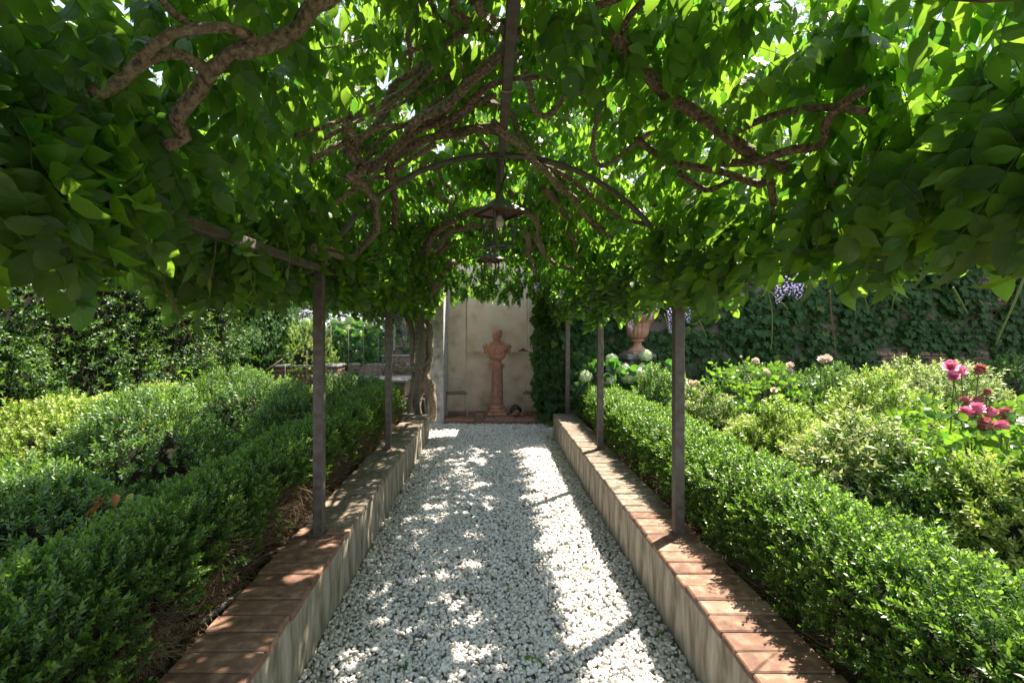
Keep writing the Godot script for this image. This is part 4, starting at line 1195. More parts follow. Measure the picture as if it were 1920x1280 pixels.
func hydrangea(label: String, base: Vector3, heads: Array, r: float, y1: float, n: int, mats: Array) -> void:
	var o := thing("hydrangea", label, "hydrangea bush", base)
	var balls := [flower_ball(mats, 1.0), flower_ball(mats, 1.0, 60)]
	for h in heads:
		var p: Vector3 = h - base
		rose_stem(o, Vector3(p.x * 0.5, 0, p.z * 0.5 - 0.05), p, 0.006)
		part("flower_head", balls[rng.randi_range(0, 1)], o, Transform3D(Basis.from_euler(Vector3(rng.randfn() * 0.4, rng.randf() * 6, 0)) * Basis.from_scale(Vector3.ONE * rng.randf_range(0.088, 0.112)), p))
	var spots := []
	for i in n:
		var a := rng.randf() * TAU
		var rr := r * sqrt(rng.randf())
		var p := Vector3(cos(a) * rr, lerpf(0.1, y1, rng.randf()), sin(a) * rr * 0.6)
		spots.append(Transform3D(facing(Vector3(cos(a), -0.2 + rng.randfn() * 0.3, sin(a) + 0.3), Vector3(0, 1, 0.5) + rvec() * 0.35) * Basis.from_scale(Vector3.ONE * rng.randf_range(0.7, 1.2)), p))
	scatter(o, M.hyd_mesh, spots, "leaf", mini(n / 2, 110))


# ---------------------------------------------------------------- the scene
func _ready() -> void:
	var cam := Camera3D.new()
	cam.name = "camera"
	cam.near = 0.05
	cam.far = 400.0
	cam.projection = Camera3D.PROJECTION_FRUSTUM
	cam.size = 2.0 * 640.0 / 900.0 * cam.near
	cam.frustum_offset = Vector2(0.05, -0.0278) * cam.near
	cam.position = Vector3(0, 1.65, 0)
	add_child(cam)
	cam.current = true
	var env := Environment.new()
	env.background_mode = Environment.BG_SKY
	var sky := Sky.new()
	var sm := ProceduralSkyMaterial.new()
	sm.sky_top_color = Color(0.66, 0.73, 0.82)
	sm.sky_horizon_color = Color(0.92, 0.92, 0.91)
	sm.sky_curve = 0.18
	sm.ground_bottom_color = Color(0.2, 0.19, 0.16)
	sm.ground_horizon_color = Color(0.5, 0.52, 0.5)
	sm.sky_energy_multiplier = 0.85
	sky.sky_material = sm
	env.sky = sky
	env.tonemap_mode = Environment.TONE_MAPPER_LINEAR
	env.tonemap_exposure = 3.3
	env.sdfgi_enabled = true
	env.ssao_enabled = true
	env.ssil_enabled = true
	var we := WorldEnvironment.new()
	we.name = "environment"
	we.environment = env
	add_child(we)
	var sun := DirectionalLight3D.new()
	sun.name = "sun"
	sun.light_energy = 1.6
	sun.light_color = Color(1.0, 0.955, 0.88)
	sun.light_angular_distance = 0.53
	sun.shadow_enabled = true
	add_child(sun)
	sun.look_at_from_position(Vector3(0.414, 0.839, -0.354) * 20.0, Vector3.ZERO)

	rng.seed = 20240611
	bump_noise.seed = 5
	bump_noise.frequency = 0.1
	bump_noise.noise_type = FastNoiseLite.TYPE_SIMPLEX_SMOOTH
	bump_noise.fractal_octaves = 2
	clump_noise.seed = 12
	clump_noise.frequency = 0.9
	clump_noise.fractal_octaves = 2
	clump_noise.noise_type = FastNoiseLite.TYPE_SIMPLEX_SMOOTH
	make_materials()
	make_sprigs()

	# the setting
	var pm := PlaneMesh.new()
	pm.size = Vector2(300, 300)
	pm.material = M.soil
	var g := setting("ground", pm, "dark bare soil under the whole garden", "ground")
	g.position = Vector3(0, -0.02, 0)
	setting("gravel_path", box_mesh(Vector3(0.05, -0.04, -3.2), Vector3(2.6, 0.06, 9.98), M.grit, 0.004), "grey grit bed under the white gravel of the path", "path")
	setting("garden_bed", box_mesh(Vector3(-6.2, 0.11, -3.6), Vector3(9.95, 0.36, 11.6), M.soil, 0.02), "raised soil bed planted behind the wall with dry twigs at its hedge", "flower bed")
	setting("garden_bed", box_mesh(Vector3(6.3, 0.11, -3.2), Vector3(9.95, 0.36, 10.2), M.soil, 0.02), "raised soil bed of roses below the ivy covered brick wall", "flower bed")
	gravel()
	path_wall("low rendered wall with brick coping streaked by sun, beside the bare twiggy hedge foot", -0.88, -1.2)
	path_wall("low rendered wall with brick coping half in sun, below the bright green hedge", 0.98, 1.3)
	niche()
	back_walls()
	pergola()
	lantern("nearer and larger hanging lantern with a pale bulb under its grey metal hood", Vector3(0.07, 2.722, -2.99), 0.5)
	lantern("smaller looking second lantern hanging deeper in the pergola, below the first", Vector3(0.02, 2.722, -5.07), 0.2)
	pedestal_and_bust()
	niche_things()
	urn()
	canopy()
	planting()
	fallen_leaves()
	garden_tree("broad leafy tree beyond the brick boundary wall, seen through the vine above the roses", Vector3(9.5, 0, -15.5), 11.5, 4.0, 3000)
	garden_tree("tall leafy tree straight behind the boundary wall, right of the niche", Vector3(3.6, 0, -16.5), 12.5, 3.6, 2800)
	garden_tree("leafy tree close behind the plaster niche, shading the landing and hydrangeas", Vector3(0.9, 0, -13.6), 8.6, 2.3, 2400)
	garden_tree("tall leafy tree far behind the sunlit ivy corner and planter", Vector3(-7.4, 0, -17.0), 12.0, 4.0, 2800)

func make_sprigs() -> void:
	M.box_sprig = sprig(M.box, M.twig, 17, 0.085, 0.0225, 0.0118)
	M.shrub_sprig = sprig(M.shrub, M.twig, 13, 0.11, 0.04, 0.0165, 0.8, 0, 0.2)
	M.pale_sprig = sprig(M.pale, M.twig, 13, 0.11, 0.04, 0.0185, 0.9, 0, 0.2)
	M.cream_sprig = sprig(M.cream, M.twig, 12, 0.1, 0.046, 0.017, 0.95, 0, 0.25)
	M.laurel_sprig = sprig(M.laurel, M.twig, 12, 0.2, 0.062, 0.025, 1.0, 1, 0.25)
	M.conifer_sprig = sprig(M.conifer, M.twig, 16, 0.3, 0.1, 0.03, 0.8, 0, 0.1)
	M.tree_sprig = sprig([M.shrub[0], M.laurel[1], M.wist[2]], M.twig, 16, 0.4, 0.13, 0.06, 1.0, 0, 0.25)
	M.ivy_leaves = []
	for i in 8:
		M.ivy_leaves.append(ivy_leaf(M.ivy, i % 4, 1.0))
	M.ivy_sprig = ivy_spray(0.115, 8)
	M.small_ivy = ivy_spray(0.065, 8)
	M.rose_sprig = sprig(M.rose_leaf, M.stalk, 7, 0.15, 0.07, 0.043, 1.1, 1, 0.2)
	M.hyd_mesh = sprig(M.hyd_leaf, M.stalk, 5, 0.12, 0.13, 0.085, 1.1, 1, 0.2)
	var st := begin()
	for i in 9:
		var a := Vector3(rng.randfn() * 0.02, rng.randfn() * 0.02, 0)
		var e := a + Vector3(rng.randfn() * 0.05, rng.randfn() * 0.05, 0.06 + rng.randf() * 0.08)
		tube(st, [a, a.lerp(e, 0.5) + rvec() * 0.012, e], 0.0016, 0.0007, 3, 0.0, false)
	M.dry_mesh = done(st, M.dry)

func gravel() -> void:
	var o := thing("gravel", "white and grey marble chippings covering the path between the low walls", "gravel", Vector3(0.05, 0, -3))
	o.set_meta("kind", "stuff")
	var spots := []
	for i in 56000:
		var d := 1.6 + 6.6 * pow(rng.randf(), 1.15)
		var x := rng.randf_range(-0.93, 0.93) + 0.05
		if d > 7.25:
			x = rng.randf_range(-1.25, 1.35)
		var s := rng.randf_range(0.0078, 0.017) * (1.0 + 0.05 * maxf(0.0, d - 3.0))
		var y := rng.randf_range(-0.002, 0.018) + 0.008 * clump_noise.get_noise_2d(x * 3.0, d * 3.0)
		spots.append(Transform3D(Basis.from_euler(Vector3(rng.randfn() * 0.5, rng.randf() * TAU, rng.randfn() * 0.5)) * Basis.from_scale(Vector3(1, rng.randf_range(0.7, 1.2), rng.randf_range(0.8, 1.1)) * s), Vector3(x - 0.05, y, 3.0 - d)))
	var tints := PackedColorArray()
	for i in spots.size():
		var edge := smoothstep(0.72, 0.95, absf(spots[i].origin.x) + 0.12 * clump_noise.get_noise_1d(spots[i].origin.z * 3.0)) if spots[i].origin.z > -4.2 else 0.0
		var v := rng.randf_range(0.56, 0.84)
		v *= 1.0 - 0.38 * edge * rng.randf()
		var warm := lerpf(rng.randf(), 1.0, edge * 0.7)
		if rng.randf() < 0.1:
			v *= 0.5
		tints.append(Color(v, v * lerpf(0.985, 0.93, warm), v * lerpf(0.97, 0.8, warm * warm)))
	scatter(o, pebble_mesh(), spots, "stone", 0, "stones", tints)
	# a few weeds
	for w in [[-0.62, 2.6, "small weed in shaded gravel near the wall with the plastic pipe"], [0.9, 2.55, "small weed at the foot of the half sunlit wall, nearest the path's mouth"], [0.15, 3.9, "small lone weed in the middle of the gravel, deepest along the path"], [-0.4, 2.3, "small weed in shaded gravel, nearest the path's mouth"]]:
		var t := thing("weed", w[2], "weed", Vector3(w[0], 0.005, -w[1]), rng.randf() * 6.0, "weeds in the gravel")
		for i in 4:
			part("sprig", M.box_sprig, t, Transform3D(facing(Vector3(rng.randfn(), 1.1, rng.randfn()), rvec()) * Basis.from_scale(Vector3.ONE * 0.55), Vector3.ZERO))

func fallen_leaves() -> void:
	var meshes := []
	for m in [M.autumn[1], M.wist[2], M.autumn[0]]:
		var st := begin()
		leaf(st, Vector3.ZERO, Vector3(0, 0, 1), Vector3.UP, 0.06, 0.028, 1, 0.5, 0.3)
		meshes.append(done(st, m))
	for i in 16:
		var o := MeshInstance3D.new()
		o.name = numbered("fallen_leaf")
		o.mesh = meshes[i % 3]
		add_child(o)
		o.position = Vector3(rng.randf_range(-0.8, 0.9), 0.03, -rng.randf_range(2.1, 5.5))
		o.rotation = Vector3(rng.randfn() * 0.3, rng.randf() * TAU, rng.randfn() * 0.4)
		tag(o, "single fallen wisteria leaflet lying on the white gravel", "leaf", "leaflets fallen on the gravel")

func back_walls() -> void:
	# right: brick boundary wall under ivy
	var o := thing("boundary_wall", "tall old brick boundary wall almost hidden under dark ivy behind the rose bed", "wall", Vector3(6.3, 0, -8.6))
	part("wall_core", box_mesh(Vector3(0, 2.05, -0.02), Vector3(10.0, 4.2, 0.3), M.mortar, 0.01), o)
	var v := []
	for q in 6:
		v.append(box_mesh(Vector3.ZERO, Vector3(0.24 + rng.randf_range(-0.01, 0.01), 0.062, 0.06), M.brick[q % 3], 0.006))
	for row in 10:
		for i in 7:
			part("brick", v[rng.randi_range(0, 5)], o, Transform3D(Basis.IDENTITY, Vector3(2.35 + (i + 0.5 * (row % 2)) * 0.255, 2.0 + row * 0.075, 0.145 + rng.randf() * 0.008)))
	for row in 7:
		for i in 8:
			part("brick", v[rng.randi_range(0, 5)], o, Transform3D(Basis.IDENTITY, Vector3(0.6 + (i + 0.5 * (row % 2)) * 0.255, 0.75 + row * 0.075, 0.145 + rng.randf() * 0.008)))
	var ivy := thing("ivy", "dark broad leaved ivy blanketing the boundary wall behind the roses and urn", "ivy", Vector3(6.3, 0.3, -8.42))
	leafy_wall(ivy, M.ivy_sprig, Vector3(-5.0, 0, 0), Vector3(5.0, 0, 0), 0.0, 4.1, 0.22, 5600, 0, "leaf", false, true, 290, 0.125)
	var iv2 := thing("ivy", "large leaved ivy hanging over the niche's pier beside the bust", "ivy", Vector3(1.2, 0.0, -8.1))
	leafy_wall(iv2, M.ivy_sprig, Vector3(-0.3, 0, -0.02), Vector3(0.45, 0, 0.1), 0.08, 2.7, 0.1, 620, 0, "leaf", false, true, 150, 0.13)
	leafy_wall(iv2, M.ivy_sprig, Vector3(-0.28, 0, -0.7), Vector3(-0.29, 0, 0.0), 0.05, 2.7, 0.04, 140, 0, "leaf", false, true, 30, 0.13)
	# left: evergreen hedge and an ivy clad stub wall
	var h := thing("evergreen_hedge", "tall glossy evergreen hedge with sun glints beyond the shrub bed", "hedge", Vector3(-4.8, 0.3, -5.6))
	var st := begin()
	st.set_smooth_group(-1)
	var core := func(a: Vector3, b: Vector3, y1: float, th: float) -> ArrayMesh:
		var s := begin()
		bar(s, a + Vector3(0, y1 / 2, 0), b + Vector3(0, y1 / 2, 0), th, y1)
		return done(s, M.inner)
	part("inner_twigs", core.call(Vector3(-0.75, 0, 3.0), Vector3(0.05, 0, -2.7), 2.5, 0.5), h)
	leafy_wall(h, M.laurel_sprig, Vector3(-0.42, 0, 3.0), Vector3(0.42, 0, -2.8), -0.1, 2.75, 0.3, 4300, 280, "sprig")
	var iv3 := thing("ivy", "sunlit glossy ivy bulging over the corner beside the low brick planter", "ivy", Vector3(-4.3, 0.3, -9.4))
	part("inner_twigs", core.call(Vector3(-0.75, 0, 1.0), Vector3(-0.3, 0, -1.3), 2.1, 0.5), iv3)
	leafy_wall(iv3, M.small_ivy, Vector3(-0.35, 0, 1.2), Vector3(0.35, 0, -1.4), -0.1, 2.45, 0.3, 2000, 0, "leaf", true, true, 250, 0.075)
	leafy_wall(iv3, M.small_ivy, Vector3(-1.3, 0, 1.25), Vector3(-0.3, 0, 1.1), -0.1, 2.45, 0.2, 700, 0, "leaf", false, true, 40, 0.075)
	# brick planter
	var p := thing("brick_planter", "low weathered brick and stone planter wall in front of the drooping bush", "planter", Vector3(-3.85, 0.28, -9.55))
	part("wall_core", box_mesh(Vector3(0, 0.29, -0.3), Vector3(1.62, 0.58, 0.6), M.mortar, 0.01), p)
	var bv := []
	for q in 9:
		bv.append(box_mesh(Vector3.ZERO, Vector3([0.25, 0.17, 0.21][q % 3], 0.07, 0.07), M.brick[(q / 3) % 3], 0.012))
	for row in 7:
		var x := -0.82
		while x < 0.72:
			var q := rng.randi_range(0, 8)
			var w: float = [0.25, 0.17, 0.21][q % 3]
			part("brick", bv[q], p, Transform3D(Basis.from_euler(Vector3(0, 0, rng.randfn() * 0.02)), Vector3(x + w / 2, 0.05 + row * 0.078, 0.005 + rng.randfn() * 0.006)))
			x += w + 0.012
	for row in 7:
		for i in 3:
			part("brick", bv[1 + 3 * (i % 3)], p, Transform3D(Basis(Vector3.UP, PI / 2), Vector3(0.805, 0.05 + row * 0.078, -0.1 - i * 0.19 - 0.08 * (row % 2))))
	part("coping", box_mesh(Vector3(0, 0.61, -0.28), Vector3(1.72, 0.045, 0.66), M.stone, 0.01), p)
	mound("pale drooping bush with dry lower twigs growing on the brick planter", "planter_bush", "bush", Vector3(-3.70, 1.60, -9.80), Vector3(0.72, 1, 0.4), M.pale_sprig, 750, 80)
	# landing, steps and railing
	var l := thing("stone_landing", "grey stone landing slab with a dark brick riser beside the planter", "landing", Vector3(-2.35, 0.28, -9.8))
	part("slab", box_mesh(Vector3(0, 0.33, 0), Vector3(1.5, 0.06, 0.9), M.stone, 0.01), l)
	part("base", box_mesh(Vector3(0, 0.14, -0.05), Vector3(1.4, 0.3, 0.75), M.brick[2], 0.01), l)
	part("riser", box_mesh(Vector3(0, 0.45, -0.5), Vector3(1.5, 0.26, 0.08), M.brick[2], 0.008), l)
	part("upper_slab", box_mesh(Vector3(0, 0.59, -0.65), Vector3(1.5, 0.035, 0.4), M.stone, 0.008), l)
	var s := thing("garden_steps", "dark stone garden steps rising behind the twisted wisteria trunk", "steps", Vector3(-1.75, 0.28, -10.5))
	for i in 5:
		part("step", box_mesh(Vector3(0, 0.38 + 0.185 * i, -0.3 * i), Vector3(1.1, 0.76 + 0.37 * i, 0.3), M.brick[2], 0.008), s)
		part("nosing", box_mesh(Vector3(0, 0.772 + 0.37 * i - 0.185 * i + 0.0, -0.3 * i + 0.01), Vector3(1.12, 0.03, 0.33), M.stone, 0.006), s)
	st = begin()
	tube(st, smooth_path([Vector3(-0.25, 0.9, 0.3), Vector3(-0.22, 1.5, 0.3), Vector3(-0.1, 1.66, 0.25), Vector3(0.15, 1.7, 0.1), Vector3(0.5, 1.72, -0.3)], 0.05), 0.022, 0.022, 8)
	part("handrail", done(st, M.stone), s)
	var r := thing("iron_railing", "thin rusty iron railing in front of the landing and white hydrangeas", "railing", Vector3(-2.6, 0.28, -9.3))
	for q in [[Vector3(-3.05, 1.73, -9.30), Vector3(-1.91, 1.73, -9.30)], [Vector3(-2.97, 0.80, -9.30), Vector3(-1.91, 0.80, -9.30)], [Vector3(-3.85, 1.08, -9.00), Vector3(-3.05, 1.73, -9.30)], [Vector3(-4.64, 0.48, -8.80), Vector3(-3.85, 1.08, -9.00)]]:
		st = begin()
		tube(st, [q[0] - r.position, q[1] - r.position], 0.009, 0.009, 6)
		part("rail", done(st, M.chair), r)
	for x in [620, 653, 681, 709]:
		st = begin()
		var t := Vector3((x - 915) * 9.3 / 900.0, 0, 0)
		tube(st, [Vector3(t.x + 2.6, 0.0, 0), Vector3(t.x + 2.6, 1.455, 0)], 0.007, 0.007, 6)
		part("baluster", done(st, M.chair), r)
	for q in [[-3.42, 0.95], [-3.83, 0.7]]:
		st = begin()
		tube(st, [Vector3(q[0] + 2.6, 0, 0.25), Vector3(q[0] + 2.6, q[1], 0.25)], 0.007, 0.007, 6)
		part("baluster", done(st, M.chair), r)
	var e := thing("evergreen_tree", "dark evergreen tree behind the hydrangeas and the steps", "tree", Vector3(-3.4, 0, -13.5))
	st = begin()
	tube(st, [Vector3.ZERO, Vector3(0.05, 2.5, 0), Vector3(0, 5.0, 0)], 0.14, 0.03, 8, 0.15)
	part("trunk", done(st, M.bark[1]), e)
	var spots := []
	for i in 3600:
		var dir := rvec()
		var p2 := Vector3(dir.x * 2.3, 2.6 + dir.y * 2.5, dir.z * 1.6)
		p2.x *= 1.0 + 0.25 * clump_noise.get_noise_3dv(p2)
		p2 = Vector3(0, 2.6, 0).lerp(p2, rng.randf_range(0.75, 1.05))
		spots.append(Transform3D(facing(dir + Vector3(0, 0.3, 0.2) + rvec() * 0.5, rvec()), p2))
	scatter(e, M.conifer_sprig, spots, "sprig", 0, "crown")

func garden_tree(label: String, at: Vector3, h: float, r: float, n: int) -> void:
	var o := thing("garden_tree", label, "tree", at, 0.0, "tall trees beyond the garden walls")
	var st := begin()
	tube(st, smooth_path([Vector3.ZERO, Vector3(0.1, h * 0.3, 0.05), Vector3(-0.1, h * 0.6, 0), Vector3(0, h * 0.92, 0.1)], 0.4), 0.2, 0.04, 9, 0.2)
	for k in 6:
		var y := h * (0.35 + 0.08 * k)
		var dir := Vector3(cos(k * 2.4), 0.55, sin(k * 2.4)) * r * 0.8
		tube(st, smooth_path([Vector3(0, y, 0), Vector3(0, y, 0) + dir * 0.5, Vector3(0, y + 0.4, 0) + dir], 0.4), 0.07, 0.02, 6, 0.15)
	part("trunk", done(st, M.bark[1]), o)
	var spots := []
	for i in n:
		var v := rvec()
		var p := Vector3(v.x * r, h * 0.62 + v.y * h * 0.4, v.z * r)
		p = Vector3(0, h * 0.62, 0).lerp(p, pow(rng.randf(), 0.35) * (1.0 + 0.3 * clump_noise.get_noise_3dv(v * 1.6 + at)))
		if clump_noise.get_noise_3dv((p + at) * 0.5) < -0.3:
			continue
		spots.append(Transform3D(facing(v * 0.6 + Vector3(0, -0.1, 0) + rvec() * 0.6, Vector3.UP + rvec() * 0.5), p))
	scatter(o, M.tree_sprig, spots, "sprig", 0, "crown")

func niche_things() -> void:
	var c := garden_chair("thin metal chair by the grey pier on the pedestal's left", Vector3(-0.57, 0.085, -8.62), 0.15)
	clone(c, "thin metal chair partly behind the ivy on the pedestal's right", Vector3(0.83, 0.085, -8.66), -0.2)
	var o := thing("tortoise_ornament", "small domed tortoise ornament, dark and reddish, on the niche floor beside the pedestal", "ornament", Vector3(0.5, 0.085, -8.62), 0.2)
	var V := func(x, y, z): return Vector3(x, y, z)
	part("body", body([[V.call(0, 0.06, -0.02), V.call(0, 0.06, 0.03), 0.075, 0.07], [V.call(0, 0.075, 0.08), V.call(0, 0.085, 0.12), 0.032, 0.034], [V.call(-0.07, 0.03, 0.06), V.call(-0.105, 0.015, 0.09), 0.026, 0.02], [V.call(0.07, 0.03, 0.06), V.call(0.105, 0.015, 0.09), 0.026, 0.02], [V.call(-0.07, 0.03, -0.06), V.call(-0.1, 0.015, -0.08), 0.026, 0.02], [V.call(0.07, 0.03, -0.06), V.call(0.1, 0.015, -0.08), 0.026, 0.02]], V.call(-0.15, -0.02, -0.13), V.call(0.15, 0.16, 0.18), 0.011, 0.02, M.old_terracotta), o)
	part("shell", body([[V.call(0, 0.1, -0.03), V.call(0, 0.1, 0.01), 0.085, 0.08], [V.call(-0.05, 0.085, 0), V.call(0.05, 0.085, 0), 0.06, 0.06]], V.call(-0.15, 0.0, -0.15), V.call(0.15, 0.22, 0.13), 0.011, 0.02, M.dark_metal, 0.06, 0.006), o)
	var h := thing("candle_holder", "small dark tray with a pale looped candle holder on the panel's ledge", "candle holder", Vector3(0.66, 1.213, -9.04))
	part("tray", box_mesh(Vector3(0, 0.008, 0), Vector3(0.19, 0.014, 0.1), M.dark_metal, 0.004), h)
	var st := begin()
	tube(st, smooth_path([Vector3(-0.018, 0.014, 0), Vector3(-0.024, 0.05, 0), Vector3(-0.022, 0.11, 0), Vector3(0, 0.15, 0), Vector3(0.022, 0.11, 0), Vector3(0.024, 0.05, 0), Vector3(0.018, 0.014, 0)], 0.015), 0.004, 0.004, 6)
	part("loop", done(st, M.pale_metal), h)
	st = begin()
	lathe(st, [[0.001, 0.014], [0.05, 0.016], [0.052, 0.03], [0.02, 0.032], [0.014, 0.06], [0.001, 0.062]], 16)
	part("cup", done(st, M.dark_metal), h)
	var p := thing("plastic_pipe", "broken piece of pale plastic pipe lying behind the brick coping", "pipe", Vector3(-1.27, 0.315, -2.28), 0.0)
	st = begin()
	tube(st, [Vector3(-0.03, 0.0, 0.13), Vector3(0, 0.01, 0.0), Vector3(0.03, 0.012, -0.12)], 0.014, 0.014, 10)
	part("tube", done(st, M.plastic), p)
	st = begin()
	tube(st, [Vector3(-0.055, -0.002, 0.24), Vector3(-0.03, 0.0, 0.13)], 0.009, 0.009, 8)
	part("hose", done(st, M.dark_metal), p)

func planting() -> void:
	hedge("clipped box hedge in canopy shade with a bare brown twiggy foot", -1.72, -1.28, 0.4, 7.0, 0.29, 0.785, M.box_sprig, 15000, 0.5, 160)
	hedge("bright sunlit clipped box hedge beside the roses and pale shrubs", 1.365, 1.85, 0.4, 7.0, 0.29, 0.775, M.box_sprig, 15000, 0.2, 160)
	var L := [
		["rounded green shrub in the middle of the shaded bed behind the hedge", Vector3(-2.87, 1.00, -4.00), Vector3(0.75, 1, 0.6), "shrub", 1700],
		["broad shaded shrub with a pale sheen near the brick planter", Vector3(-2.96, 1.00, -5.80), Vector3(1.0, 1, 0.7), "shrub", 2300],
		["sunlit pale shrub with cream edged leaves before the evergreen hedge", Vector3(-3.75, 0.92, -4.30), Vector3(1.0, 1, 0.65), "pale", 2300],
		["dark low shrub nearest the path's mouth behind the shaded hedge", Vector3(-2.62, 0.79, -2.70), Vector3(0.62, 1, 0.5), "shrub", 1500],
		["small yellowish shrub in a sun patch beside the evergreen hedge's foot", Vector3(-4.10, 0.80, -6.00), Vector3(0.85, 1, 0.4), "pale", 1300],
		["long low green shrub against the foot of the evergreen hedge", Vector3(-4.94, 0.94, -5.20), Vector3(0.6, 1, 0.5), "shrub", 1100],
		["green shrub filling the bed in front of the stone landing", Vector3(-2.24, 0.78, -7.60), Vector3(0.95, 1, 0.8), "shrub", 1900],
		["low shrub behind the hedge with a leggy shaded side", Vector3(-1.97, 0.91, -5.00), Vector3(0.6, 1, 0.55), "shrub", 1300],
	]
	for m in L:
		mound(m[0], "garden_shrub", "shrub", m[1], m[2], M[m[3] + "_sprig"], m[4], 60, "rounded shrubs in the shaded bed")
	var R := [
		["tall rounded variegated shrub left of the pink roses", Vector3(3.35, 1.09, -4.10), Vector3(0.66, 1, 0.55), "pale", 2000],
		["highest pale shrub rising behind the pink roses below the ivy", Vector3(4.88, 1.16, -5.20), Vector3(0.95, 1, 0.6), "cream", 2300],
		["lowest yellow green shrub close behind the sunlit hedge", Vector3(2.34, 0.89, -3.90), Vector3(0.5, 1, 0.45), "pale", 1500],
		["wide pale shrub in front of the tall variegated one, before the roses", Vector3(2.36, 0.94, -3.10), Vector3(0.5, 1, 0.42), "cream", 1500],
		["brownish green shrub beside the iron post behind the hedge", Vector3(2.21, 0.90, -4.90), Vector3(0.5, 1, 0.45), "cream", 1200],
		["yellow leaved shrub at the feet of the pink roses", Vector3(2.71, 0.87, -2.50), Vector3(0.42, 1, 0.4), "pale", 1300],
		["green shrub under the white hydrangeas by the urn", Vector3(2.31, 0.96, -6.40), Vector3(0.5, 1, 0.45), "shrub", 1200],
		["dark green shrub at the ivy's foot behind the blush roses", Vector3(4.03, 1.00, -6.90), Vector3(0.9, 1, 0.5), "shrub", 1600],
		["bluish dark shrub at the ivy's foot behind the highest pale shrub", Vector3(7.88, 1.03, -7.20), Vector3(1.1, 1, 0.5), "shrub", 1500],
		["low dark shrub between the tall variegated shrub and the ivy", Vector3(4.73, 0.94, -6.60), Vector3(0.8, 1, 0.5), "shrub", 1300],
		["deep green shrub under the pink roses' stems", Vector3(2.52, 0.78, -2.75), Vector3(0.4, 1, 0.36), "shrub", 1000],
	]
	for m in R:
		mound(m[0], "garden_shrub", "shrub", m[1], m[2], M[m[3] + "_sprig"], m[4], 60, "rounded shrubs in the rose bed")
	# ground cover
	for q in [["low green ground cover between the shaded shrubs", -6.5, -2.5, 7.8], ["low green ground cover between the roses and shrubs", 3.6, 8.5, 8.0]]:
		var o := thing("ground_cover", q[0], "ground cover", Vector3((q[1] + q[2]) / 2, 0.29, -4))
		o.set_meta("kind", "stuff")
		var spots := []
		for i in 2300:
			var x := rng.randf_range(q[1], q[2])
			var d := rng.randf_range(2.0, q[3])
			spots.append(Transform3D(facing(Vector3(0, 0.7, 0) + rvec() * 0.7, rvec()) * Basis.from_scale(Vector3.ONE * rng.randf_range(0.9, 1.7)), Vector3(x - o.position.x, rng.randf() * 0.07 + 0.06 * maxf(0.0, clump_noise.get_noise_2d(x, d)), 4.0 - d)))
		scatter(o, M.shrub_sprig, spots, "sprig", 0, "leaves")
	# roses
	var pk := [rose(M.pink, 0.047), rose(M.pink, 0.047), rose(M.faded, 0.05)]
	var bl := [rose(M.blush, 0.045), rose(M.blush, 0.045)]
	rose_plant("rose bush with clusters of deep pink roses over glossy leaves", Vector3(2.98, 0.25, -2.90) * Vector3(1, 0, 1) + Vector3(0, 0.29, 0), [[Vector3(2.80, 1.41, -2.90), pk[0], 0.9], [Vector3(2.88, 1.38, -2.92), pk[1], 0.85], [Vector3(2.78, 1.36, -2.86), pk[0], 0.7], [Vector3(3.07, 1.38, -3.00), pk[2], 0.85], [Vector3(3.07, 1.25, -2.95), pk[2], 0.55], [Vector3(3.02, 1.19, -2.95), pk[2], 0.75], [Vector3(2.94, 1.20, -2.95), pk[2], 0.6], [Vector3(2.84, 1.14, -2.85), pk[0], 0.9], [Vector3(2.92, 1.16, -2.86), pk[1], 0.9], [Vector3(3.03, 1.13, -2.90), pk[1], 0.85], [Vector3(3.14, 1.12, -2.90), pk[2], 0.9], [Vector3(2.90, 1.08, -2.80), pk[2], 0.85], [Vector3(3.00, 1.07, -2.80), pk[0], 0.8], [Vector3(2.65, 0.79, -2.55), pk[2], 0.6]], 230, 0.46, 0.86, 150)
	rose_plant("thin tall rose bush with small blush flowers in front of the ivy", Vector3(2.69, 0.53, -4.70) * Vector3(1, 0, 1) + Vector3(0, 0.29, 0), [[Vector3(2.62, 1.32, -4.70), bl[0], 0.8], [Vector3(2.70, 1.21, -4.65), bl[1], 0.9], [Vector3(2.97, 1.28, -4.70), bl[0], 0.85], [Vector3(2.95, 1.23, -4.68), bl[1], 0.8], [Vector3(2.74, 1.05, -4.60), bl[0], 0.7], [Vector3(2.48, 1.37, -4.70), bl[1], 0.25]], 120, 0.42, 0.95, 100)
	rose_plant("single upright rose stem with a pair of faded blush blooms", Vector3(3.03, 0.77, -4.30) * Vector3(1, 0, 1) + Vector3(0, 0.29, 0), [[Vector3(2.99, 1.36, -4.30), bl[0], 0.9], [Vector3(3.05, 1.37, -4.30), bl[1], 0.9]], 26, 0.16, 0.72, 26, "rose_plant")
	rose_plant("small peach rose with yellowing leaves beside the iron post", Vector3(2.15, 0.62, -5.00) * Vector3(1, 0, 1) + Vector3(0, 0.29, 0), [[Vector3(2.12, 1.06, -5.00), bl[0], 1.0], [Vector3(2.17, 1.06, -5.00), bl[1], 0.9]], 30, 0.2, 0.75, 30, "rose_plant")
	hydrangea("hydrangea with white and lime flower balls in front of the urn's plinth", Vector3(2.03, 0.19, -7.10) * Vector3(1, 0, 1) + Vector3(0, 0.29, 0), [Vector3(1.81, 1.19, -7.00), Vector3(1.83, 1.07, -6.90), Vector3(1.96, 1.04, -6.90), Vector3(1.99, 0.95, -6.80), Vector3(1.71, 0.91, -6.80), Vector3(2.13, 0.99, -6.80), Vector3(2.26, 1.03, -7.00), Vector3(2.33, 1.24, -7.10), Vector3(1.40, 0.95, -6.90)], 0.75, 0.9, 150, M.snow)
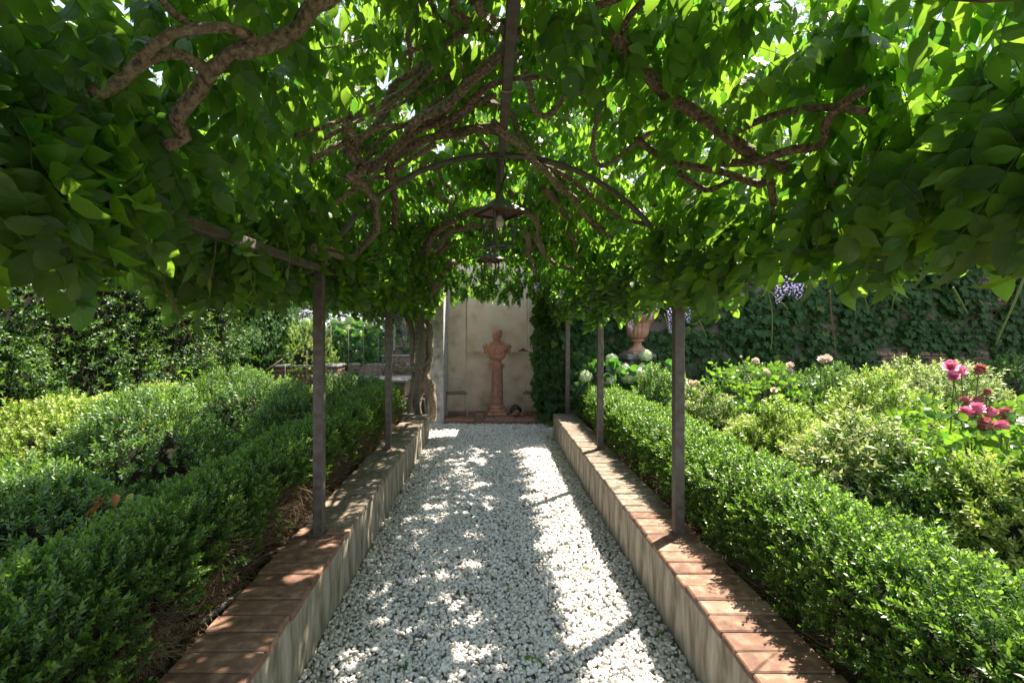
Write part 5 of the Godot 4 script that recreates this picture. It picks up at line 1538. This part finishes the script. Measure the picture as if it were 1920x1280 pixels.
	hydrangea("hydrangea with many lime green heads behind the thin iron railing", Vector3(-2.75, 0.5, -10.9), [Vector3(-3.86, 1.83, -10.70), Vector3(-3.80, 1.65, -10.60), Vector3(-3.96, 1.67, -10.80), Vector3(-3.24, 1.71, -10.60), Vector3(-3.12, 1.64, -10.60), Vector3(-3.17, 1.53, -10.50), Vector3(-2.91, 1.65, -10.60), Vector3(-2.85, 1.53, -10.50), Vector3(-3.39, 1.78, -10.60), Vector3(-3.30, 1.57, -10.50), Vector3(-3.51, 1.57, -10.50), Vector3(-2.79, 1.79, -10.70), Vector3(-3.78, 1.85, -10.80), Vector3(-3.12, 1.82, -10.80), Vector3(-4.12, 1.76, -10.90), Vector3(-2.68, 1.69, -10.80)], 1.1, 1.25, 420, M.lime)
	# the sickly rose shoot behind the shaded hedge
	var o := thing("rose_shoot", "leaning rose shoot with orange dead leaves behind the shaded hedge", "rose", Vector3(-2.2, 0.3, -2.75))
	for p in [[Vector3(0.05, 0.42, 0.1), 0.004], [Vector3(-0.12, 0.36, 0.0), 0.004], [Vector3(0.17, 0.4, 0.0), 0.004], [Vector3(-0.22, 0.25, 0.1), 0.003]]:
		rose_stem(o, Vector3(0, 0, 0), p[0], p[1])
	var lv := []
	for m in [M.autumn[0], M.autumn[1], M.rose_leaf[0]]:
		var st := begin()
		leaf(st, Vector3.ZERO, Vector3(0, 0, 1), Vector3.UP, 0.085, 0.045, 1, 0.4, 0.25)
		lv.append(done(st, m))
	for q in [[0.05, 0.42, 0.1, 0], [0.08, 0.38, 0.12, 0], [0.02, 0.36, 0.1, 0], [0.12, 0.42, 0.06, 0], [-0.12, 0.36, 0, 2], [-0.16, 0.34, 0.03, 2], [-0.2, 0.25, 0.1, 2], [-0.1, 0.27, 0.08, 1], [0.2, 0.4, 0, 2], [0.17, 0.41, 0.02, 1], [0.1, 0.3, 0.1, 0]]:
		part("leaf", lv[q[3]], o, Transform3D(facing(Vector3(rng.randfn() * 0.6, -0.5, 0.5 + rng.randf()), Vector3.UP + rvec() * 0.4), Vector3(q[0], q[1], q[2])))
	var w := thing("rose_shoot", "slender green shoot standing up against the dark evergreen hedge", "rose", Vector3(-3.22, 0.70, -4.60) * Vector3(1, 0, 1) + Vector3(0, 0.3, 0))
	rose_stem(w, Vector3.ZERO, Vector3(0.0, 0.98, 0), 0.004)
	rose_stem(w, Vector3.ZERO, Vector3(0.3, 0.9, 0), 0.003)
	for i in 16:
		var k := 0.55 + 0.45 * rng.randf()
		part("leaf", lv[2], w, Transform3D(facing(Vector3(rng.randfn(), 0.1, rng.randfn()), Vector3.UP + rvec() * 0.2), Vector3(0.3 * (i % 2), 0.95 * k, 0)))
